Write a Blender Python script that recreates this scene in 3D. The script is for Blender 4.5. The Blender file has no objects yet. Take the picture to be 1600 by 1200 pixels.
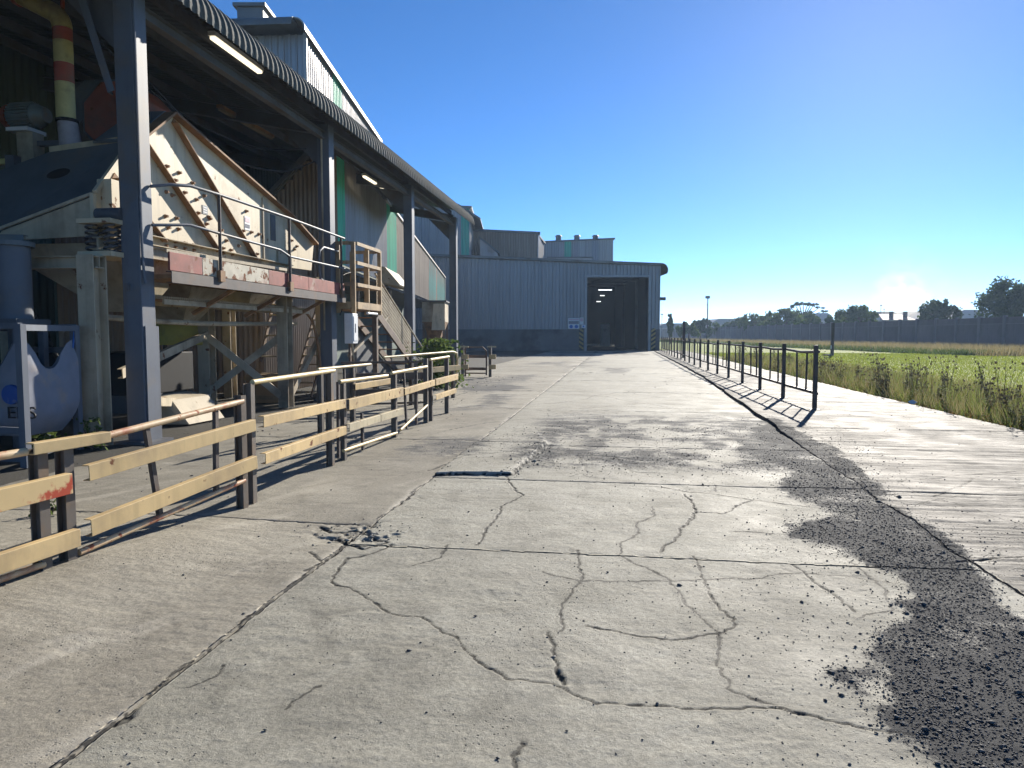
import bpy, bmesh, math, random
import numpy as np
from mathutils import Vector, Matrix, Euler
random.seed(7); rng = np.random.default_rng(7)
sc = bpy.context.scene
COL = sc.collection

# ------------------------------------------------------------------ camera, sky, sun, exposure
FPX, HZ, CAMH = 1130.0, 523.0, 1.5            # focal length in px of a 1600 px wide frame, horizon row, eye height
PITCH = math.atan((600 - HZ) / FPX)
RA = math.atan(165 / (FPX / math.cos(PITCH)))  # the road runs 8.3 degrees to the right of the factory grid
cam = bpy.data.cameras.new('camera'); cam.sensor_width = 36; cam.lens = 36 * FPX / 1600
cam.clip_start = 0.05; cam.clip_end = 6000
co = bpy.data.objects.new('camera', cam); COL.objects.link(co)
co.location = (0, 0, CAMH); co.rotation_euler = (math.pi / 2 - PITCH, 0, 0)
sc.camera = co

SUN_AZ, SUN_EL = math.radians(26.8), math.radians(22.6)   # azimuth clockwise from +Y
w = bpy.data.worlds.new('World'); sc.world = w; w.use_nodes = True
nt = w.node_tree; nt.nodes.clear()
sky = nt.nodes.new('ShaderNodeTexSky'); sky.sky_type = 'NISHITA'; sky.sun_disc = False
sky.sun_elevation = SUN_EL; sky.sun_rotation = SUN_AZ
sky.altitude = 6700; sky.air_density = 1.0; sky.dust_density = 10.0; sky.ozone_density = 3.0
bg = nt.nodes.new('ShaderNodeBackground'); bg.inputs['Strength'].default_value = 0.1
wo = nt.nodes.new('ShaderNodeOutputWorld')
hsv = nt.nodes.new('ShaderNodeHueSaturation'); hsv.inputs['Saturation'].default_value = 1.18; hsv.inputs['Hue'].default_value = 0.500; hsv.inputs['Value'].default_value = 0.99   # phone cameras render a clear sky a little richer
nt.links.new(sky.outputs[0], hsv.inputs['Color']); nt.links.new(hsv.outputs[0], bg.inputs[0]); nt.links.new(bg.outputs[0], wo.inputs[0])
sl = bpy.data.lights.new('sun', 'SUN'); sl.energy = 4.9; sl.angle = math.radians(0.5); sl.color = (1.0, 0.93, 0.82)
so = bpy.data.objects.new('sun', sl); COL.objects.link(so)
sd = Vector((math.sin(SUN_AZ) * math.cos(SUN_EL), math.cos(SUN_AZ) * math.cos(SUN_EL), math.sin(SUN_EL)))
so.rotation_euler = sd.to_track_quat('Z', 'Y').to_euler(); so.location = (60, 120, 60)
sc.view_settings.view_transform = 'Standard'; sc.view_settings.look = 'None'
sc.view_settings.gamma = 1; sc.view_settings.exposure = 1.06
sc.render.engine = 'CYCLES'
sc.cycles.max_bounces = 6; sc.cycles.diffuse_bounces = 3; sc.cycles.glossy_bounces = 2
sc.cycles.transparent_max_bounces = 6; sc.cycles.volume_bounces = 0
sc.cycles.use_denoising = True
sc.cycles.use_adaptive_sampling = True; sc.cycles.adaptive_threshold = 0.02
sc.cycles.caustics_reflective = False; sc.cycles.caustics_refractive = False

# ------------------------------------------------------------------ pixel rays and frames
UX, VX = (math.sin(RA), math.cos(RA)), (math.cos(RA), -math.sin(RA))
def ray(x, y):
    a = (x - 800) / FPX; b = (600 - y) / FPX
    return np.array([a, math.cos(PITCH) + b * math.sin(PITCH), -math.sin(PITCH) + b * math.cos(PITCH)])
def rd(p): return (p[0] * VX[0] + p[1] * VX[1], p[0] * UX[0] + p[1] * UX[1], p[2])
def R2W(x, y, z=0.0): return (x * VX[0] + y * UX[0], x * VX[1] + y * UX[1], z)
def G(x, y, z=0.0):
    d = ray(x, y); t = (z - CAMH) / d[2]; return (t * d[0], t * d[1], z)
def GR(x, y, z=0.0): return rd(G(x, y, z))
def onY(x, y, Y):
    d = ray(x, y); t = Y / d[1]; return (t * d[0], Y, CAMH + t * d[2])
def RXp(x, y, xr):
    d = ray(x, y); t = xr / (d[0] * VX[0] + d[1] * VX[1]); return rd((t * d[0], t * d[1], CAMH + t * d[2]))
def RYp(x, y, yr):
    d = ray(x, y); t = yr / (d[0] * UX[0] + d[1] * UX[1]); return rd((t * d[0], t * d[1], CAMH + t * d[2]))

# ------------------------------------------------------------------ materials
MATS = {}
def mat(name, base, rough=0.6, metal=0.0, var=0.18, scale=2.0, dirt=None, damt=0.0, dscale=1.2, rust=0.0, rscale=4.0,
        bump=0.0, bscale=30.0, rand=0.0, streak=0.0, spec=0.28, rustcol=(0.16, 0.06, 0.025)):
    m = bpy.data.materials.new(name); m.use_nodes = True; MATS[name] = m
    n = m.node_tree.nodes; L = m.node_tree.links; b = n['Principled BSDF']
    tc = n.new('ShaderNodeTexCoord'); src = tc.outputs['Object']
    b.inputs['Roughness'].default_value = rough; b.inputs['Metallic'].default_value = metal
    b.inputs['Specular IOR Level'].default_value = spec
    def noise(s, det=6, off=0.0, stretch=None):
        t = n.new('ShaderNodeTexNoise'); t.inputs['Scale'].default_value = s; t.inputs['Detail'].default_value = det
        t.inputs['Roughness'].default_value = 0.62
        mp = n.new('ShaderNodeMapping'); mp.inputs['Location'].default_value = (off, off * 1.7, off * 0.6)
        if stretch: mp.inputs['Scale'].default_value = stretch
        L.new(src, mp.inputs[0]); L.new(mp.outputs[0], t.inputs['Vector']); return t.outputs['Fac']
    def ramp(f, lo, hi):
        r = n.new('ShaderNodeMapRange'); r.inputs[1].default_value = lo; r.inputs[2].default_value = hi
        L.new(f, r.inputs[0]); return r.outputs[0]
    def mix(f, a, c):
        x = n.new('ShaderNodeMix'); x.data_type = 'RGBA'
        if isinstance(f, float): x.inputs[0].default_value = f
        else: L.new(f, x.inputs[0])
        for i, q in ((6, a), (7, c)):
            if isinstance(q, tuple): x.inputs[i].default_value = (*q, 1)
            else: L.new(q, x.inputs[i])
        return x.outputs[2]
    lo = tuple(max(0, c * (1 - var)) for c in base); hi = tuple(min(1, c * (1 + var)) for c in base)
    c = mix(ramp(noise(scale), 0.3, 0.7), lo, hi)
    if rand:
        oi = n.new('ShaderNodeObjectInfo'); hs = n.new('ShaderNodeHueSaturation')
        L.new(ramp(oi.outputs['Random'], 0, 1), hs.inputs['Value'])
        hs.inputs['Value'].default_value = 1
        mr = hs.inputs['Value'].links[0].from_node; mr.inputs[3].default_value = 1 - rand; mr.inputs[4].default_value = 1 + rand
        L.new(c, hs.inputs['Color']); c = hs.outputs[0]
    if streak:
        s = ramp(noise(6.0, 4, 3.1, (1, 1, 0.08)), 0.5, 0.75)
        mm = n.new('ShaderNodeMath'); mm.operation = 'MULTIPLY'; mm.inputs[1].default_value = streak; L.new(s, mm.inputs[0])
        c = mix(mm.outputs[0], c, tuple(q * 0.35 for q in (dirt or base)))
    if dirt and damt:
        c = mix(ramp(noise(dscale, 8, 7.3), 0.62 - damt * 0.4, 0.78 - damt * 0.25), c, dirt)
    if rust:
        f = ramp(noise(rscale, 9, 13.7), 0.66 - rust * 0.35, 0.70 - rust * 0.33)
        c = mix(f, c, rustcol)
        rr = n.new('ShaderNodeMapRange'); rr.inputs[3].default_value = rough; rr.inputs[4].default_value = 0.9
        L.new(f, rr.inputs[0]); L.new(rr.outputs[0], b.inputs['Roughness'])
    L.new(c, b.inputs['Base Color'])
    if bump:
        bp = n.new('ShaderNodeBump'); bp.inputs['Strength'].default_value = bump; bp.inputs['Distance'].default_value = 0.01
        L.new(noise(bscale, 5, 1.1), bp.inputs['Height']); L.new(bp.outputs[0], b.inputs['Normal'])
    return m

mat('steel_grey', (0.115, 0.13, 0.155), 0.55, 0.0, 0.15, 1.5, (0.16, 0.13, 0.10), 0.25, 0.9, bump=0.05, streak=0.3)
mat('steel_dark', (0.10, 0.105, 0.115), 0.6, 0.0, 0.2, 1.5, (0.10, 0.08, 0.06), 0.3, bump=0.05)
mat('cream', (0.60, 0.51, 0.35), 0.55, 0.0, 0.08, 1.3, (0.33, 0.25, 0.15), 0.16, 0.9, rust=0.05, rscale=5, bump=0.06, streak=0.35)
mat('cream_dull', (0.46, 0.39, 0.275), 0.7, 0.0, 0.18, 1.5, (0.20, 0.16, 0.11), 0.35, 1.0, rust=0.08, bump=0.08, streak=0.35)
mat('rust_brown', (0.26, 0.15, 0.075), 0.75, 0.0, 0.3, 3.0, (0.13, 0.08, 0.05), 0.3, 2.0, bump=0.1)
mat('hood_steel', (0.13, 0.15, 0.16), 0.55, 0.2, 0.2, 1.0, (0.20, 0.17, 0.13), 0.25, 0.8, bump=0.04)
mat('barrier_yellow', (0.62, 0.45, 0.22), 0.5, 0.0, 0.10, 2.0, (0.40, 0.29, 0.16), 0.36, 1.6, rust=0.08, rscale=7, bump=0.08, streak=0.35)
mat('barrier_pale', (0.52, 0.44, 0.28), 0.6, 0.0, 0.12, 2.0, (0.33, 0.29, 0.21), 0.4, 2.2, rust=0.06, rscale=7, bump=0.08, streak=0.3)
mat('barrier_red', (0.62, 0.45, 0.22), 0.5, 0.0, 0.10, 2.0, (0.50, 0.40, 0.24), 0.2, 2.2, rust=0.42, rscale=3.0, rustcol=(0.42, 0.07, 0.035), bump=0.04)
mat('pipe_redwhite', (0.62, 0.46, 0.27), 0.5, 0.0, 0.15, 3.0, (0.45, 0.20, 0.11), 0.42, 5.0, rust=0.22, rscale=9, rustcol=(0.36, 0.11, 0.06), bump=0.05)
mat('pipe_yellow', (0.62, 0.48, 0.24), 0.5, 0.0, 0.12, 3.0, (0.4, 0.28, 0.15), 0.2, 4, bump=0.05)
mat('post_steel', (0.14, 0.12, 0.10), 0.6, 0.1, 0.25, 3.0, (0.19, 0.13, 0.08), 0.3, 2.5, bump=0.08)
mat('cage_tan', (0.40, 0.28, 0.15), 0.65, 0.0, 0.25, 3.0, (0.22, 0.15, 0.09), 0.3, 3.0, bump=0.08)
mat('rail_brown', (0.15, 0.105, 0.075), 0.65, 0.0, 0.25, 3.0, (0.10, 0.07, 0.05), 0.3, 3.0, bump=0.08)
mat('railing_dark', (0.075, 0.062, 0.055), 0.6, 0.1, 0.3, 3.0, (0.12, 0.07, 0.04), 0.25, 3.0, bump=0.08)
mat('clad_grey', (0.31, 0.295, 0.285), 0.42, 0.4, 0.14, 0.7, (0.20, 0.15, 0.11), 0.22, 0.7, rand=0.10, streak=0.35)
mat('clad_brown', (0.31, 0.25, 0.19), 0.6, 0.1, 0.16, 0.9, (0.18, 0.11, 0.07), 0.3, 0.9, rand=0.12, streak=0.45)
mat('clad_green', (0.09, 0.52, 0.34), 0.5, 0.0, 0.15, 0.9, (0.16, 0.18, 0.15), 0.22, 0.9, rand=0.12, streak=0.45)
mat('clad_teal_rust', (0.10, 0.38, 0.33), 0.5, 0.0, 0.2, 0.6, (0.24, 0.12, 0.08), 0.5, 0.5, rand=0.1, streak=0.4)
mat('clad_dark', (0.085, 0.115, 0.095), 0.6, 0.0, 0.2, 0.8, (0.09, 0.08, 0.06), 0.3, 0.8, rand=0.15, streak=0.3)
mat('clad_blue', (0.235, 0.235, 0.245), 0.38, 0.45, 0.10, 0.7, (0.17, 0.17, 0.17), 0.15, 0.6, rand=0.08, streak=0.3)
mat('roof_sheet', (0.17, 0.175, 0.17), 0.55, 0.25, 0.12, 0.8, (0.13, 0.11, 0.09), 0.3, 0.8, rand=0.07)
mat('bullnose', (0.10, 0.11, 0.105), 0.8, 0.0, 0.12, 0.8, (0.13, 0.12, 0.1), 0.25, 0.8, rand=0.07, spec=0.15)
mat('flashing', (0.38, 0.36, 0.33), 0.5, 0.3, 0.12, 1.0, (0.24, 0.2, 0.15), 0.2)
mat('blockwork', (0.13, 0.13, 0.135), 0.85, 0.0, 0.2, 0.8, (0.06, 0.06, 0.06), 0.35, 0.6, rand=0.12, bump=0.2)
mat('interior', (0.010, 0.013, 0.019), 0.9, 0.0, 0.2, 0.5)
mat('black', (0.012, 0.012, 0.013), 0.7)
mat('hazard_yellow', (0.36, 0.25, 0.08), 0.6, 0, 0.2, 2, (0.2, 0.15, 0.08), 0.3)
mat('hazard_black', (0.02, 0.02, 0.022), 0.6)
mat('white_paint', (0.72, 0.72, 0.70), 0.5, 0, 0.06, 3, (0.45, 0.42, 0.38), 0.15)
mat('sign_blue', (0.04, 0.14, 0.42), 0.5, 0, 0.05)
mat('sign_pink', (0.62, 0.42, 0.45), 0.5, 0, 0.05)
mat('sign_red', (0.5, 0.06, 0.05), 0.5, 0, 0.05)
mat('red_oxide', (0.30, 0.085, 0.05), 0.6, 0, 0.2, 2, (0.14, 0.08, 0.06), 0.35, 1.6, rust=0.1, bump=0.06)
mat('toe_red', (0.24, 0.062, 0.045), 0.65, 0, 0.3, 3, (0.42, 0.36, 0.28), 0.10, 2.0, rust=0.2, rscale=5, bump=0.1)
mat('toe_pale', (0.46, 0.42, 0.33), 0.7, 0, 0.2, 3, (0.22, 0.07, 0.05), 0.22, 2.0, rust=0.36, rscale=6, bump=0.1)
mat('duct_yellow', (0.48, 0.42, 0.18), 0.55, 0, 0.15, 3, (0.25, 0.2, 0.1), 0.3, 2.5, bump=0.06)
mat('duct_red', (0.34, 0.075, 0.045), 0.55, 0, 0.15, 3, (0.2, 0.1, 0.06), 0.3, 2.5, bump=0.06)
mat('canvas', (0.34, 0.32, 0.33), 0.85, 0, 0.12, 4, (0.2, 0.18, 0.17), 0.3, 3.0, bump=0.25, bscale=18)
mat('motor_grey', (0.16, 0.19, 0.18), 0.5, 0.1, 0.15, 3, (0.2, 0.15, 0.1), 0.3, 3)
mat('bin_yellow', (0.50, 0.42, 0.09), 0.55, 0, 0.12, 2, (0.25, 0.2, 0.08), 0.25)
mat('bag_white', (0.21, 0.22, 0.255), 0.8, 0, 0.1, 5, (0.33, 0.27, 0.22), 0.18, 2.2, bump=0.25, bscale=90)
mat('bag_blue', (0.03, 0.09, 0.30), 0.8, 0, 0.1, 6, (0.2, 0.22, 0.3), 0.1, 6)
mat('wall_concrete', (0.16, 0.135, 0.135), 0.85, 0, 0.15, 0.5, (0.10, 0.085, 0.08), 0.3, 0.4, rand=0.12, streak=0.3, bump=0.1)
mat('wall_post', (0.21, 0.19, 0.185), 0.85, 0, 0.15, 1.0, rand=0.1, bump=0.1)
mat('far_roof', (0.20, 0.215, 0.235), 0.6, 0, 0.1, 0.1)
mat('far_wall', (0.36, 0.34, 0.32), 0.8, 0, 0.1, 0.1)
mat('far_red', (0.50, 0.26, 0.20), 0.7, 0, 0.1, 0.3)
mat('bark', (0.11, 0.08, 0.055), 0.9, 0, 0.25, 4, bump=0.3)
mat('stone', (0.085, 0.085, 0.086), 0.85, 0, 0.4, 60, (0.20, 0.195, 0.185), 0.3, 35, spec=0.25)
mat('rubble', (0.26, 0.245, 0.21), 0.85, 0, 0.25, 25, bump=0.2)
mat('timber', (0.24, 0.19, 0.12), 0.8, 0, 0.2, 3, (0.14, 0.11, 0.08), 0.3, 2, bump=0.15)
mat('cardboard', (0.28, 0.20, 0.12), 0.85, 0, 0.12, 3)
mat('litter', (0.45, 0.55, 0.62), 0.5, 0, 0.1, 9)

def emit(name, col, strength):
    m = bpy.data.materials.new(name); m.use_nodes = True; MATS[name] = m
    b = m.node_tree.nodes['Principled BSDF']; b.inputs['Base Color'].default_value = (0.8, 0.8, 0.78, 1)
    b.inputs['Emission Color'].default_value = (*col, 1); b.inputs['Emission Strength'].default_value = strength
emit('tube_lit', (1.0, 0.86, 0.62), 0.75); emit('lamp_lit', (0.9, 0.95, 1.0), 1.6)

def leafmat(name, c1, c2, trans=0.45):
    m = bpy.data.materials.new(name); m.use_nodes = True; MATS[name] = m
    n = m.node_tree.nodes; L = m.node_tree.links; n.clear()
    o = n.new('ShaderNodeOutputMaterial'); d = n.new('ShaderNodeBsdfPrincipled'); t = n.new('ShaderNodeBsdfTranslucent')
    d.inputs['Roughness'].default_value = 0.8; d.inputs['Specular IOR Level'].default_value = 0.06
    x = n.new('ShaderNodeMixShader'); x.inputs[0].default_value = trans
    g = n.new('ShaderNodeNewGeometry'); mx = n.new('ShaderNodeMix'); mx.data_type = 'RGBA'
    mx.inputs[6].default_value = (*c1, 1); mx.inputs[7].default_value = (*c2, 1)
    L.new(g.outputs['Random Per Island'], mx.inputs[0])
    L.new(mx.outputs[2], d.inputs['Base Color']); L.new(mx.outputs[2], t.inputs['Color'])
    L.new(d.outputs[0], x.inputs[1]); L.new(t.outputs[0], x.inputs[2]); L.new(x.outputs[0], o.inputs[0])
leafmat('leaf_dark', (0.035, 0.06, 0.02), (0.075, 0.11, 0.035), 0.3)
leafmat('leaf_mid', (0.06, 0.10, 0.025), (0.13, 0.17, 0.05), 0.4)
leafmat('grass_green', (0.16, 0.21, 0.025), (0.28, 0.32, 0.06), 0.5)
leafmat('verge_green', (0.11, 0.16, 0.03), (0.25, 0.28, 0.08), 0.48)
leafmat('grass_dry', (0.20, 0.16, 0.07), (0.34, 0.29, 0.15), 0.4)
leafmat('weed_stem', (0.10, 0.075, 0.05), (0.24, 0.20, 0.12), 0.3)
leafmat('weed_leaf', (0.08, 0.12, 0.03), (0.22, 0.22, 0.08), 0.45)
leafmat('seed_head', (0.10, 0.08, 0.045), (0.17, 0.145, 0.09), 0.12)
leafmat('weed_red', (0.20, 0.09, 0.03), (0.30, 0.17, 0.06), 0.4)

def concrete_mat(name, c_lo, c_hi, dirtcol, rough, spec, brush=0.4):
    m = bpy.data.materials.new(name); m.use_nodes = True; MATS[name] = m
    n = m.node_tree.nodes; L = m.node_tree.links; b = n['Principled BSDF']
    g = n.new('ShaderNodeNewGeometry'); rot = n.new('ShaderNodeMapping'); rot.inputs['Rotation'].default_value = (0, 0, RA)
    L.new(g.outputs['Position'], rot.inputs[0])
    def noise(s, det=6, st=(1, 1, 1), off=0.0, dist=0.0, rgh=0.6):
        mp = n.new('ShaderNodeMapping'); mp.inputs['Scale'].default_value = st; mp.inputs['Location'].default_value = (off, off, 0)
        L.new(rot.outputs[0], mp.inputs[0]); t = n.new('ShaderNodeTexNoise')
        t.inputs['Scale'].default_value = s; t.inputs['Detail'].default_value = det; t.inputs['Distortion'].default_value = dist
        t.inputs['Roughness'].default_value = rgh
        L.new(mp.outputs[0], t.inputs['Vector']); return t.outputs['Fac']
    def ramp(f, lo, hi, a=0.0, c=1.0):
        r = n.new('ShaderNodeMapRange'); r.inputs[1].default_value = lo; r.inputs[2].default_value = hi
        r.inputs[3].default_value = a; r.inputs[4].default_value = c; L.new(f, r.inputs[0]); return r.outputs[0]
    def mix(f, a, c):
        x = n.new('ShaderNodeMix'); x.data_type = 'RGBA'; L.new(f, x.inputs[0])
        for i, q in ((6, a), (7, c)):
            if isinstance(q, tuple): x.inputs[i].default_value = (*q, 1)
            else: L.new(q, x.inputs[i])
        return x.outputs[2]
    def math_(op, a, c):
        x = n.new('ShaderNodeMath'); x.operation = op
        for i, q in ((0, a), (1, c)):
            if isinstance(q, (int, float)): x.inputs[i].default_value = q
            else: L.new(q, x.inputs[i])
        return x.outputs[0]
    def attr(a):
        t = n.new('ShaderNodeAttribute'); t.attribute_name = a; return t.outputs['Fac']
    oi = n.new('ShaderNodeObjectInfo')
    col = mix(ramp(noise(0.55, 9, dist=0.4), 0.36, 0.66), c_lo, c_hi)
    col = mix(ramp(noise(1.6, 9, off=5, dist=1.2), 0.50, 0.68, 0, 0.6), col, tuple(q * 0.60 for q in c_lo))   # old stains
    col = mix(ramp(noise(4.5, 8, (0.5, 1, 1), off=15, dist=0.6), 0.55, 0.72, 0, 0.45), col, tuple(q * 1.22 for q in c_hi))   # worn pale skin
    col = mix(ramp(noise(9, 7, (0.10, 1, 1), off=9, dist=0.3), 0.52, 0.72, 0, brush), col, tuple(q * 0.55 for q in c_lo))   # dirt held in the broom marks
    fine = noise(48, 6, rgh=0.8)
    col = mix(ramp(fine, 0.36, 0.60, 0.55, 0), col, tuple(q * 0.35 for q in c_lo))
    vo = n.new('ShaderNodeTexVoronoi'); vo.inputs['Scale'].default_value = 34; L.new(rot.outputs[0], vo.inputs['Vector'])
    pit = math_('MULTIPLY', ramp(vo.outputs['Distance'], 0.10, 0.20, 1, 0), ramp(noise(1.3, 4, off=33), 0.48, 0.62))
    col = mix(pit, col, (0.035, 0.034, 0.032))
    hs = n.new('ShaderNodeHueSaturation'); L.new(ramp(oi.outputs['Random'], 0, 1, 0.90, 1.06), hs.inputs['Value']); L.new(col, hs.inputs['Color']); col = hs.outputs[0]
    col = mix(math_('MULTIPLY', attr('pale'), 0.6), col, (0.52, 0.48, 0.40))
    dn = math_('ADD', math_('MULTIPLY', noise(45, 5, off=3, rgh=0.85), 0.5), math_('MULTIPLY', noise(2.6, 10, (0.6, 1, 1), off=41, dist=0.4, rgh=0.75), 0.5))
    dm = ramp(math_('ADD', attr('dirt'), math_('MULTIPLY', math_('SUBTRACT', dn, 0.5), 3.2)), 0.35, 0.65)
    dm = math_('MULTIPLY', dm, ramp(attr('dirt'), 0.02, 0.2))
    col = mix(dm, col, dirtcol)
    col = mix(ramp(attr('crack'), 0.12, 0.5), col, (0.026, 0.025, 0.023))
    cj = math_('ADD', attr('crackd'), math_('MULTIPLY', math_('SUBTRACT', noise(75, 4, off=17, rgh=0.7), 0.5), 0.014))
    col = mix(ramp(cj, 0.0, 0.0035, 1, 0), col, (0.024, 0.023, 0.021))
    col = mix(ramp(cj, 0.0, 0.03, 0.35, 0), col, tuple(q * 0.5 for q in c_lo))
    L.new(col, b.inputs['Base Color'])
    rr = ramp(noise(1.7, 6, off=21), 0.3, 0.7, rough - 0.08, rough + 0.1)
    rr = math_('MAXIMUM', rr, math_('MULTIPLY', dm, 0.95))
    L.new(rr, b.inputs['Roughness'])
    b.inputs['Specular IOR Level'].default_value = spec
    hgt = math_('ADD', math_('MULTIPLY', fine, 0.9), math_('MULTIPLY', noise(11, 6, (0.12, 1, 1), off=2, dist=0.3), brush * 1.6))
    hgt = math_('ADD', hgt, math_('MULTIPLY', noise(130, 3), 0.35))
    hgt = math_('SUBTRACT', hgt, math_('MULTIPLY', pit, 0.8))
    hgt = math_('ADD', hgt, math_('MULTIPLY', math_('MULTIPLY', dm, noise(150, 2)), 0.4))
    bp = n.new('ShaderNodeBump'); bp.inputs['Strength'].default_value = 0.6; bp.inputs['Distance'].default_value = 0.008
    L.new(hgt, bp.inputs['Height']); L.new(bp.outputs[0], b.inputs['Normal'])
    return m
concrete_mat('concrete', (0.295, 0.278, 0.222), (0.41, 0.393, 0.325), (0.045, 0.046, 0.047), 0.78, 0.22, 0.35)
concrete_mat('concrete_left', (0.27, 0.246, 0.195), (0.375, 0.348, 0.28), (0.075, 0.075, 0.074), 0.80, 0.20, 0.35)
concrete_mat('concrete_apron', (0.15, 0.135, 0.112), (0.265, 0.244, 0.203), (0.045, 0.046, 0.047), 0.76, 0.15, 0.9)
concrete_mat('concrete_yard', (0.20, 0.185, 0.15), (0.29, 0.27, 0.225), (0.06, 0.06, 0.06), 0.8, 0.2, 0.3)

# ------------------------------------------------------------------ mesh helpers
BASE = {}
def setp(o, label=None, cat=None, group=None, kind=None):
    if label: o['label'] = label
    if cat: o['category'] = cat
    if group: o['group'] = group
    if kind: o['kind'] = kind
    return o
def place(o, base, frame):
    if frame == 'R': o.location = R2W(*base); o.rotation_euler = (0, 0, -RA)
    else: o.location = base
    BASE[o.name] = np.array(base, float)
def thing(name, label, cat, base=(0, 0, 0), frame='R', group=None):
    o = bpy.data.objects.new(name, None); COL.objects.link(o); o.empty_display_size = 0.2
    place(o, base, frame); setp(o, label, cat, group); return o
def mesh_obj(name, me, m, par=None, base=None, frame='R'):
    o = bpy.data.objects.new(name, me); COL.objects.link(o)
    if m is not None:
        if len(me.materials) == 0: me.materials.append(MATS[m])
    if par is not None:
        o.parent = par; BASE[o.name] = BASE.get(par.name, np.zeros(3))
    elif base is not None: place(o, base, frame)
    return o
def inst(name, me, par, loc, rot=(0, 0, 0), scale=(1, 1, 1), m=None):
    o = bpy.data.objects.new(name, me); COL.objects.link(o)
    o.parent = par; o.location = Vector(loc) - Vector(BASE[par.name]); o.rotation_euler = rot; o.scale = scale
    BASE[o.name] = np.zeros(3)
    if m:
        if len(me.materials) == 0: me.materials.append(None)
        o.material_slots[0].link = 'OBJECT'; o.material_slots[0].material = MATS[m]
    return o
def V(*a): return np.array(a, float)
def nrm(a): a = np.asarray(a, float); return a / (np.linalg.norm(a) + 1e-12)
class MB:
    def __init__(s): s.v = []; s.f = []
    def add(s, v, f):
        k = len(s.v); s.v += [tuple(map(float, q)) for q in v]; s.f += [tuple(i + k for i in q) for q in f]; return s
    def box(s, x0, x1, y0, y1, z0, z1):
        return s.add([(x0, y0, z0), (x1, y0, z0), (x1, y1, z0), (x0, y1, z0), (x0, y0, z1), (x1, y0, z1), (x1, y1, z1), (x0, y1, z1)],
                     [(0, 3, 2, 1), (4, 5, 6, 7), (0, 1, 5, 4), (1, 2, 6, 5), (2, 3, 7, 6), (3, 0, 4, 7)])
    def axes(s, p0, p1, up):
        p0, p1 = V(*p0), V(*p1); d = nrm(p1 - p0); up = V(*up)
        if abs(d @ nrm(up)) > 0.98: up = V(0, 1, 0) if abs(d[1]) < 0.9 else V(1, 0, 0)
        a = nrm(np.cross(d, up)); b = np.cross(a, d); return p0, p1, a, b
    def beam(s, p0, p1, w, h, up=(0, 0, 1), oa=0.0, ob=0.0):
        p0, p1, a, b = s.axes(p0, p1, up); vs = []
        for p in (p0, p1):
            for i, j in ((-1, -1), (1, -1), (1, 1), (-1, 1)): vs.append(p + a * (i * w / 2 + oa) + b * (j * h / 2 + ob))
        return s.add(vs, [(0, 1, 2, 3), (7, 6, 5, 4), (0, 4, 5, 1), (1, 5, 6, 2), (2, 6, 7, 3), (3, 7, 4, 0)])
    def ibeam(s, p0, p1, w, h, t=0.02, up=(0, 0, 1)):   # flanges normal to up
        s.beam(p0, p1, w, t, up, 0, h / 2 - t / 2); s.beam(p0, p1, w, t, up, 0, -h / 2 + t / 2)
        return s.beam(p0, p1, t, h - 2 * t, up)
    def channel(s, p0, p1, w, h, t=0.012, up=(0, 0, 1), side=1):   # web h tall at one side, flanges w
        s.beam(p0, p1, t, h, up, side * (w / 2 - t / 2), 0)
        s.beam(p0, p1, w - t, t, up, -side * t / 2, h / 2 - t / 2); return s.beam(p0, p1, w - t, t, up, -side * t / 2, -h / 2 + t / 2)
    def angle(s, p0, p1, w, t=0.01, up=(0, 0, 1), side=1):
        s.beam(p0, p1, t, w, up, side * w / 2, w / 2); return s.beam(p0, p1, w, t, up, 0, 0)
    def tube(s, p0, p1, r, r1=None, n=10, caps=True): return s.path([p0, p1], r, n, caps, r1)
    def path(s, pts, r, n=8, caps=True, r1=None):
        pts = [V(*p) for p in pts]; k = len(pts); rings = []; pa = None
        for i, p in enumerate(pts):
            t = nrm(nrm(pts[min(i + 1, k - 1)] - p) + nrm(p - pts[max(i - 1, 0)]))
            if pa is None:
                h = V(0, 0, 1) if abs(t[2]) < 0.9 else V(1, 0, 0); a = nrm(np.cross(t, h))
            else: a = nrm(pa - t * (pa @ t))
            pa = a; b = np.cross(t, a); rr = r if r1 is None else r + (r1 - r) * i / (k - 1)
            rings.append([p + rr * (a * math.cos(2 * math.pi * j / n) + b * math.sin(2 * math.pi * j / n)) for j in range(n)])
        vs = [q for rg in rings for q in rg]; fs = []
        for i in range(k - 1):
            for j in range(n):
                j2 = (j + 1) % n; fs.append((i * n + j, i * n + j2, (i + 1) * n + j2, (i + 1) * n + j))
        if caps: fs += [tuple(range(n))[::-1], tuple(range((k - 1) * n, k * n))]
        return s.add(vs, fs)
    def prism(s, pts, ex):
        k = len(pts); pts = [V(*p) for p in pts]; ex = V(*ex)
        fs = [tuple(range(k))[::-1], tuple(range(k, 2 * k))] + [(i, (i + 1) % k, (i + 1) % k + k, i + k) for i in range(k)]
        return s.add(pts + [p + ex for p in pts], fs)
    def plate(s, pts, t):
        pts = [V(*p) for p in pts]; n = nrm(np.cross(pts[1] - pts[0], pts[2] - pts[0])); return s.prism(pts, n * t)
    def mesh(s, name, base=None, smooth=False):
        me = bpy.data.meshes.new(name); v = np.array(s.v, float)
        if base is not None: v = v - base
        me.from_pydata(v.tolist(), [], s.f)
        bm = bmesh.new(); bm.from_mesh(me); bmesh.ops.recalc_face_normals(bm, faces=bm.faces); bm.to_mesh(me); bm.free()
        if smooth: me.polygons.foreach_set('use_smooth', [True] * len(me.polygons)); me.set_sharp_from_angle(angle=math.radians(40))
        me.update(); return me
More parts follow.
